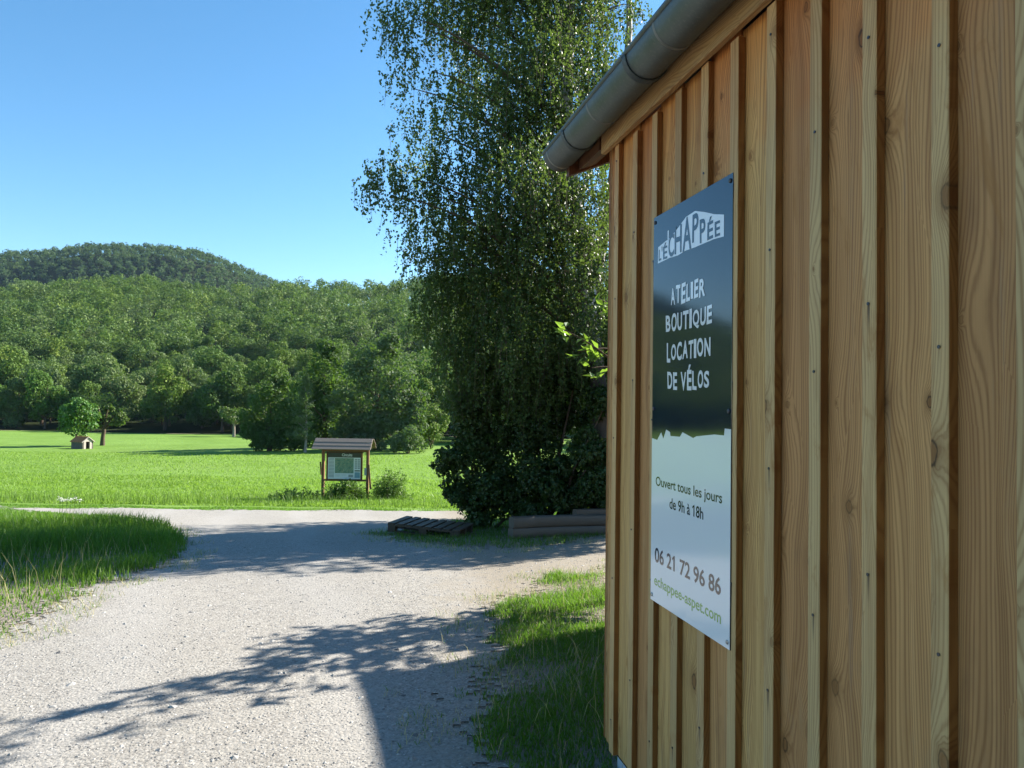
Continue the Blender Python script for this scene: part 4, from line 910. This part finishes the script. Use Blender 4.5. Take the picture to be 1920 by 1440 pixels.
def log(label, off, z, r, L, back):
    n = 14; th = np.linspace(0, 2*np.pi, n, endpoint=False); V = []; Q = []; st = np.linspace(0, L, 9)
    for i, s in enumerate(st):
        rr = r*(1+0.03*math.sin(3.1*s+off*5)); V += [(s, math.copysign(abs(math.cos(a))**0.45, math.cos(a))*rr, math.copysign(abs(math.sin(a))**0.5, math.sin(a))*rr+0.008*math.sin(s*2)) for a in th]
    for i in range(8):
        for j in range(n): Q.append((i*n+j, (i+1)*n+j, (i+1)*n+(j+1) % n, i*n+(j+1) % n))
    me = bpy.data.meshes.new('log'); me.from_pydata([(b, c, a) for a, b, c in V], [], [tuple(reversed(f)) for f in Q]+[tuple(range(n)), tuple(range(8*n+n-1, 8*n-1, -1))]); me.update(); me.materials.append(M_LOG)
    for p_ in me.polygons[:-2]: p_.use_smooth = True
    nx, ny = -math.sin(az), math.cos(az); x = a0[0]+off*math.cos(az)+nx*back; y = a0[1]+off*math.sin(az)+ny*back
    e0 = float(hgt(x, y))+z; e1 = float(hgt(x+L*math.cos(az), y+L*math.sin(az)))+z
    o = mobj('timber_log', me, None, (x, y, e0), seed=random.random()*9, tint=.3)
    Mx = Matrix(); d = Vector((math.cos(az)*L, math.sin(az)*L, e1-e0)).normalized(); s_ = Vector((0, 0, 1)).cross(d).normalized(); t_ = d.cross(s_)
    for r_ in range(3): Mx[r_][0] = s_[r_]; Mx[r_][1] = t_[r_]; Mx[r_][2] = d[r_]
    Mx.translation = Vector((x, y, e0)); o.matrix_world = Mx
    return tag(o, label, 'log', 'logs lying in front of the shrubs')
log('long squared grey log lying on the ground, lower of the two before the shrubs', 0.0, 0.075, 0.088, Ln, 0.02)
log('long squared grey log resting on top of the other before the shrubs', 0.02, 0.245, 0.088, Ln*0.98, 0.03)
log('short log end lying behind the stacked pair', 1.35, 0.33, 0.07, Ln-1.4, 0.26)

# ------------------------------------------------------------------ hut in the meadow
hx, hy = at(154, 838, 61.0)[:2]; hut = empty('stone_hut', (hx, hy, float(hgt(hx, hy))), R(-24)); tag(hut, 'tiny stone hut with orange tiled roof standing in the meadow', 'hut')
M_HST = simple('hut_stone', (0.13, 0.115, 0.10), 0.95, 0.1, 0, 0.5, 9, 0.03); M_TILE = simple('orange_tile', (0.34, 0.14, 0.055), 0.8, 0.2, 0, 0.4, 12, 0.02); M_TRIM_LIT = simple('pale_trim_lit_end', (0.42, 0.38, 0.33), 0.8, 0.2)
hl, hwd, hh = 1.45, 0.95, 0.62
def hb(name, x0, x1, y0, y1, z0, z1, m): return mobj(name, plank_mesh(name, x1-x0, y1-y0, z1-z0, m, 0.01), hut, ((x0+x1)/2, (y0+y1)/2, z0), seed=1, tint=.3)
hb('wall', -hl/2, hl/2, -hwd/2, -hwd/2+.12, -.1, hh, M_HST); hb('wall', -hl/2, hl/2, hwd/2-.12, hwd/2, -.1, hh, M_HST); hb('wall', -hl/2, -hl/2+.12, -hwd/2+.12, hwd/2-.12, -.1, hh, M_HST)
hb('wall', hl/2-.12, hl/2, -hwd/2+.12, -.17, -.1, hh, M_TRIM_LIT); hb('wall', hl/2-.12, hl/2, .17, hwd/2-.12, -.1, hh, M_TRIM_LIT)  # end wall in the paler tone: its sunlit side put into the colour
for sx_ in (-1, 1):
    x0 = sx_*hl/2 - (0.1 if sx_ > 0 else 0); V = [(x0+d, y, z) for d in (0, 0.1) for y, z in ((-hwd/2+.01, hh), (hwd/2-.01, hh), (0, hh+.34))]
    mobj('gable', poly_mesh('gable', [(V, [(0, 2, 1), (3, 4, 5), (0, 1, 4, 3), (1, 2, 5, 4), (2, 0, 3, 5)])], M_TRIM_LIT if sx_ > 0 else M_HST), hut)  # gable likewise painted paler on the sunlit end
tl = math.hypot(hwd/2+.1, .42)/4
for side in (-1, 1):
    for r_ in range(4):
        for c_ in range(8):
            t0 = (r_+0.5)/4; y = side*(hwd/2+.1)*t0; z = hh+.40-.42*t0+rng.uniform(0, .012)
            if 'me_tile' not in globals(): me_tile = plank_mesh('roof_tile', 0.205, 0.03, tl*1.25, M_TILE, 0.008, -tl*.62)
            o = mobj('roof_tile', me_tile, hut, (-hl/2-.06+(c_+.5)*0.196, y, z), (R(90)-math.atan2(.42, hwd/2+.1) if side > 0 else R(-90)+math.atan2(.42, hwd/2+.1), 0, 0))
hb('ridge', -hl/2-.06, hl/2+.06, -.05, .05, hh+.39, hh+.44, M_TILE)
for side in (-1, 1):
    v, q = tube([(hl/2+.06, side*(hwd/2+.1), hh-.05), (hl/2+.06, 0, hh+.39)], 0.035, 4); mobj('verge_board', npmesh('verge_board', v, q, M_TRIM_LIT), hut)
for k in range(6): mobj('rafter_end', plank_mesh('rafter_end', .05, .12, .05, M_TRIM_LIT, .004), hut, (-hl/2+.1+k*.25, -hwd/2-.05, hh-.06), seed=1, tint=.2)

# ------------------------------------------------------------------ grasses and gravel (uncountable)
def blades(P, h, w, lean, name, m, label, cat_, tone=None):
    n = len(P); a = rng.uniform(0, 6.28, n); d = np.stack([np.cos(a), np.sin(a), np.zeros(n)], -1); b = rng.uniform(0, 6.28, n)
    ld = np.stack([np.cos(b), np.sin(b), np.zeros(n)], -1)*(lean*h*rng.uniform(0.2, 1.0, n))[:, None]
    z = np.array([[0, 0, 1.0]])*h[:, None]; s = d*(w/2)[:, None] if isinstance(w, np.ndarray) else d*w/2
    V = np.stack([P-s, P+s, P+s*.7+z*.55+ld*.35, P-s*.7+z*.55+ld*.35, P+z*.95+ld], 1).reshape(-1, 3)
    i = np.arange(n)*5
    T = np.concatenate([np.stack([i, i+1, i+2], -1), np.stack([i, i+2, i+3], -1), np.stack([i+3, i+2, i+4], -1)])
    o = mobj(name, npmesh(name, V, T, m, tone=None if tone is None else np.repeat(tone, 5))); return tag(o, label, cat_, kind='stuff')
def scatter(n, x0, x1, y0, y1, test):
    x = rng.uniform(x0, x1, n); y = rng.uniform(y0, y1, n); k = test(x, y); x = x[k]; y = y[k]
    return np.stack([x, y, hgt(x, y)], -1)
def patch(x, y, s=1.0): return 0.5+0.25*np.sin(x*1.7*s+1.3*np.sin(y*1.1*s))+0.25*np.sin(y*2.3*s+1.7*np.sin(x*0.9*s+2))
BX = lambda x, y: (x < -2.6)
# raised bank on the left
bankP = scatter(130000, -13.8, -2.8, 5.0, 17.6, lambda x, y: (~ingravel(x, y)) & (x > -0.80*y-1.5))
hh_ = (0.10+0.26*np.clip(patch(bankP[:, 0], bankP[:, 1]), 0, 1))*rng.uniform(0.5, 1.15, len(bankP))
edge_d = np.clip((bankP[:, 1]-6.3)/1.6, 0.25, 1)*np.clip((15.2-bankP[:, 1])/4.0, 0.16, 1); hh_ = hh_*edge_d*0.85
blades(bankP, hh_, 0.007+0.0004*bankP[:, 1], 0.55, 'bank_grass', L_BANK, 'long grass on the low bank beside the gravel', 'grass')
sP = scatter(5000, -12, -2.2, 5.2, 13, lambda x, y: (~ingravel(x+0.18, y-0.18)) & (patch(x, y, 1.4) > 0.45) & (x > -0.80*y-1) & ((y < 8.2) | (rng.random(len(x)) < 0.12)))
blades(sP, rng.uniform(0.10, 0.45, len(sP)), 0.005, 0.5, 'dry_grass', L_STRAW, 'dry straw coloured grass along the foot of the bank', 'grass')
# verge by the barn
def onverge(x, y):
    D = x*0.9733+y*0.2297
    T = -x*0.2297+y*0.9733
    return (~ingravel(x, y)) & ((D < 1.235) | (T > 3.16)) & (D < 4.4)
vP = scatter(165000, -1.2, 2.2, 1.2, 8.9, lambda x, y: onverge(x, y) & (patch(x, y, 2.2) + rng.random(len(x))*0.6 > 0.50 + 0.42*np.clip((y-5.9)/1.2, 0, 1)))
blades(vP, rng.uniform(0.015, 0.065, len(vP))*(0.6+0.8*patch(vP[:, 0], vP[:, 1], 2.2)), 0.0055, 0.8, 'verge_grass', L_BANK, 'short grass on the verge along the barn wall', 'grass')
vS = scatter(2600, -1.2, 2.2, 1.2, 8.9, onverge)
blades(vS, rng.uniform(0.08, 0.24, len(vS)), 0.004, 0.9, 'dry_verge_grass', L_STRAW, 'scattered dry stalks in the verge beside the barn', 'grass')
def edgezone(x, y, w=0.4):
    return ingravel(x, y) & ~(ingravel(x+w, y) & ingravel(x-w, y) & ingravel(x, y+w*1.3) & ingravel(x, y-w*1.3)) & (x > -0.80*y-0.8)
eP = scatter(160000, -11, 2.4, 2.2, 14, lambda x, y: edgezone(x, y) & (patch(x, y, 2.9)+rng.random(len(x))*0.5 > 0.72))
k_ = rng.random(len(eP)) < 0.45
blades(eP[k_], rng.uniform(0.015, 0.06, k_.sum()), 0.005, 0.9, 'edge_grass', L_BANK, 'thin grass creeping into the edges of the gravel', 'grass')
blades(eP[~k_], rng.uniform(0.02, 0.10, (~k_).sum()), 0.004, 1.3, 'edge_straw', L_STRAW, 'dry trampled stalks along the edges of the gravel', 'grass')
# strip before the pallet and the logs
iP = scatter(45000, -4.2, 4.5, 9.0, 17.5, lambda x, y: (~ingravel(x, y)) & (x > -4.2))
blades(iP, rng.uniform(0.03, 0.10, len(iP)), 0.009, 0.7, 'shrub_bed_grass', L_BANK, 'rough grass round the pallet and the logs', 'grass')
# meadow
mP = []
for y0, y1, n in ((18.2, 24, 50000), (24, 34, 48000), (34, 55, 35000)):
    mP.append(scatter(n, -0.76*y1, 0.12*y1, y0, y1, lambda x, y: (~ingravel(x, y)) & (x > -0.75*y-1) & ((y > 18.8) | (x > -13.9))))
mP = np.concatenate(mP)
blades(mP, (0.05+0.08*patch(mP[:, 0], mP[:, 1], 0.7))*rng.uniform(.5, 1.2, len(mP)), 0.008+0.0006*mP[:, 1], 1.1, 'meadow_grass', L_GRASS, 'bright green meadow grass beyond the track', 'grass', np.clip(patch(mP[:, 0], mP[:, 1], 0.23)*0.6+rng.random(len(mP))*0.35, 0, 0.99))
fP = scatter(9000, -15, 2, 18.4, 21.5, lambda x, y: (~ingravel(x, y)) & (~ingravel(x, y-0.0)) & (rng.random(len(x)) < np.exp(-(y-18.6)/0.8)))
blades(fP, rng.uniform(.12, .42, len(fP)), 0.010, 0.5, 'roadside_grass', L_WEED, 'taller rough grass along the far edge of the track', 'grass')
# stones
def stones(n, x0, x1, y0, y1, smin, smax, name, label, loose=False):
    x = rng.uniform(x0, x1, n); y = y0+(y1-y0)*rng.random(n)**1.35
    k = ingravel(x, y) & (x > -0.80*y-0.6); x = x[k]; y = y[k]; n = len(x)
    P = np.stack([x, y, hgt(x, y)+0.006], -1); s = smin+(smax-smin)*rng.random(n)**3
    base = np.array([[1, 0, 0], [.3, .95, 0], [-.8, .6, 0], [-.8, -.6, 0], [.3, -.95, 0], [.1, .1, .75], [0, 0, -.4]])
    fc = np.array([[0, 1, 5], [1, 2, 5], [2, 3, 5], [3, 4, 5], [4, 0, 5]])
    a = rng.uniform(0, 6.28, n); ca = np.cos(a); sa = np.sin(a)
    B = base[None]*(1+rng.uniform(-.3, .3, (n, 7, 3))); B[:, 5, :2] += rng.uniform(-.35, .35, (n, 2)); B *= s[:, None, None]*np.stack([rng.uniform(.7, 1.25, n), rng.uniform(.6, 1.0, n), rng.uniform(.3, .7, n)], -1)[:, None, :]
    V = np.stack([B[..., 0]*ca[:, None]-B[..., 1]*sa[:, None], B[..., 0]*sa[:, None]+B[..., 1]*ca[:, None], B[..., 2]], -1)+P[:, None]
    Fq = (fc[None]+(np.arange(n)*7)[:, None, None]).reshape(-1, 3)
    o = mobj(name, npmesh(name, V.reshape(-1, 3), Fq, M_STONE)); return tag(o, label, 'gravel', kind='stuff')
stones(90000, -7.5, 2.2, 2.4, 10.5, 0.003, 0.0095, 'gravel_stones', 'loose grey gravel stones strewn over the track')
stones(900, -6, 1.5, 2.6, 9.5, 0.010, 0.026, 'pebbles', 'larger pebbles lying on the gravel track')
# white umbels on the bank
for k, (px, py) in enumerate(((112, 935), (124, 938), (139, 934), (148, 939), (131, 945), (117, 944))):
    t_ = at(px, py, 14.6); z0 = float(hgt(t_[0], t_[1])); 
    o = empty('umbel_flower', (t_[0], t_[1], z0)); tag(o, 'white umbel flower on a tall stalk above the grass bank', 'flower', 'white umbels on the bank')
    h = max(t_[2]-z0, 0.3); v, q = tube([(0, 0, 0), (0.01, 0, h*.5), (0, 0, h)], 0.004, 4); mobj('stalk', npmesh('stalk', v, q, L_WEED), o)
    n = 36; c = np.stack([rng.normal(size=n)*0.032, rng.normal(size=n)*0.032, h+rng.normal(size=n)*0.016], -1)
    if 'M_PETAL' not in globals(): M_PETAL = simple('white_petals', (0.72, 0.72, 0.68), 0.7, 0.2)
    v, q = leaves(c, np.tile([[0, 0, 1.0]], (n, 1))+rng.normal(size=(n, 3))*.3, 0.024, 0.02); mobj('umbel', npmesh('umbel', v, q, M_PETAL), o)

# ------------------------------------------------------------------ trees added behind the viewpoint to cut ambient light on the wall
for k, (x, y, sc_) in enumerate(((-7.5, -8.5, 0.8), (-1.5, -9.0, 0.9), (4.0, -8.0, 0.8), (-13.5, -6.0, 0.75), (10.0, -7.0, 0.85))):
    tree('dimming_tree', 'leafy tree added behind the viewpoint to dim the light on the barn wall', 'tree', x, y, PROTO[k][0], PROTO[k][1], sc_, k*1.3, 'unseen trees added to dim the wall')
# ------------------------------------------------------------------ air
bmh = bmesh.new(); bmesh.ops.create_cube(bmh, size=1)
for v_ in bmh.verts: v_.co = Vector((v_.co.x*1900-260, v_.co.y*1080+440, 175 if v_.co.z > 0 else -5.0))
meh = bpy.data.meshes.new('haze'); bmh.to_mesh(meh); bmh.free()
m_, nt_, out_ = mat('haze_air'); pv = nt_.nodes.new('ShaderNodeVolumePrincipled')
pv.inputs['Color'].default_value = (0.50, 0.72, 1.0, 1); pv.inputs['Density'].default_value = 0.00006; pv.inputs['Anisotropy'].default_value = 0.2
nt_.links.new(pv.outputs[0], out_.inputs['Volume']); meh.materials.append(m_)
tag(mobj('haze', meh), 'thin blue haze in the valley air', 'haze', kind='stuff')
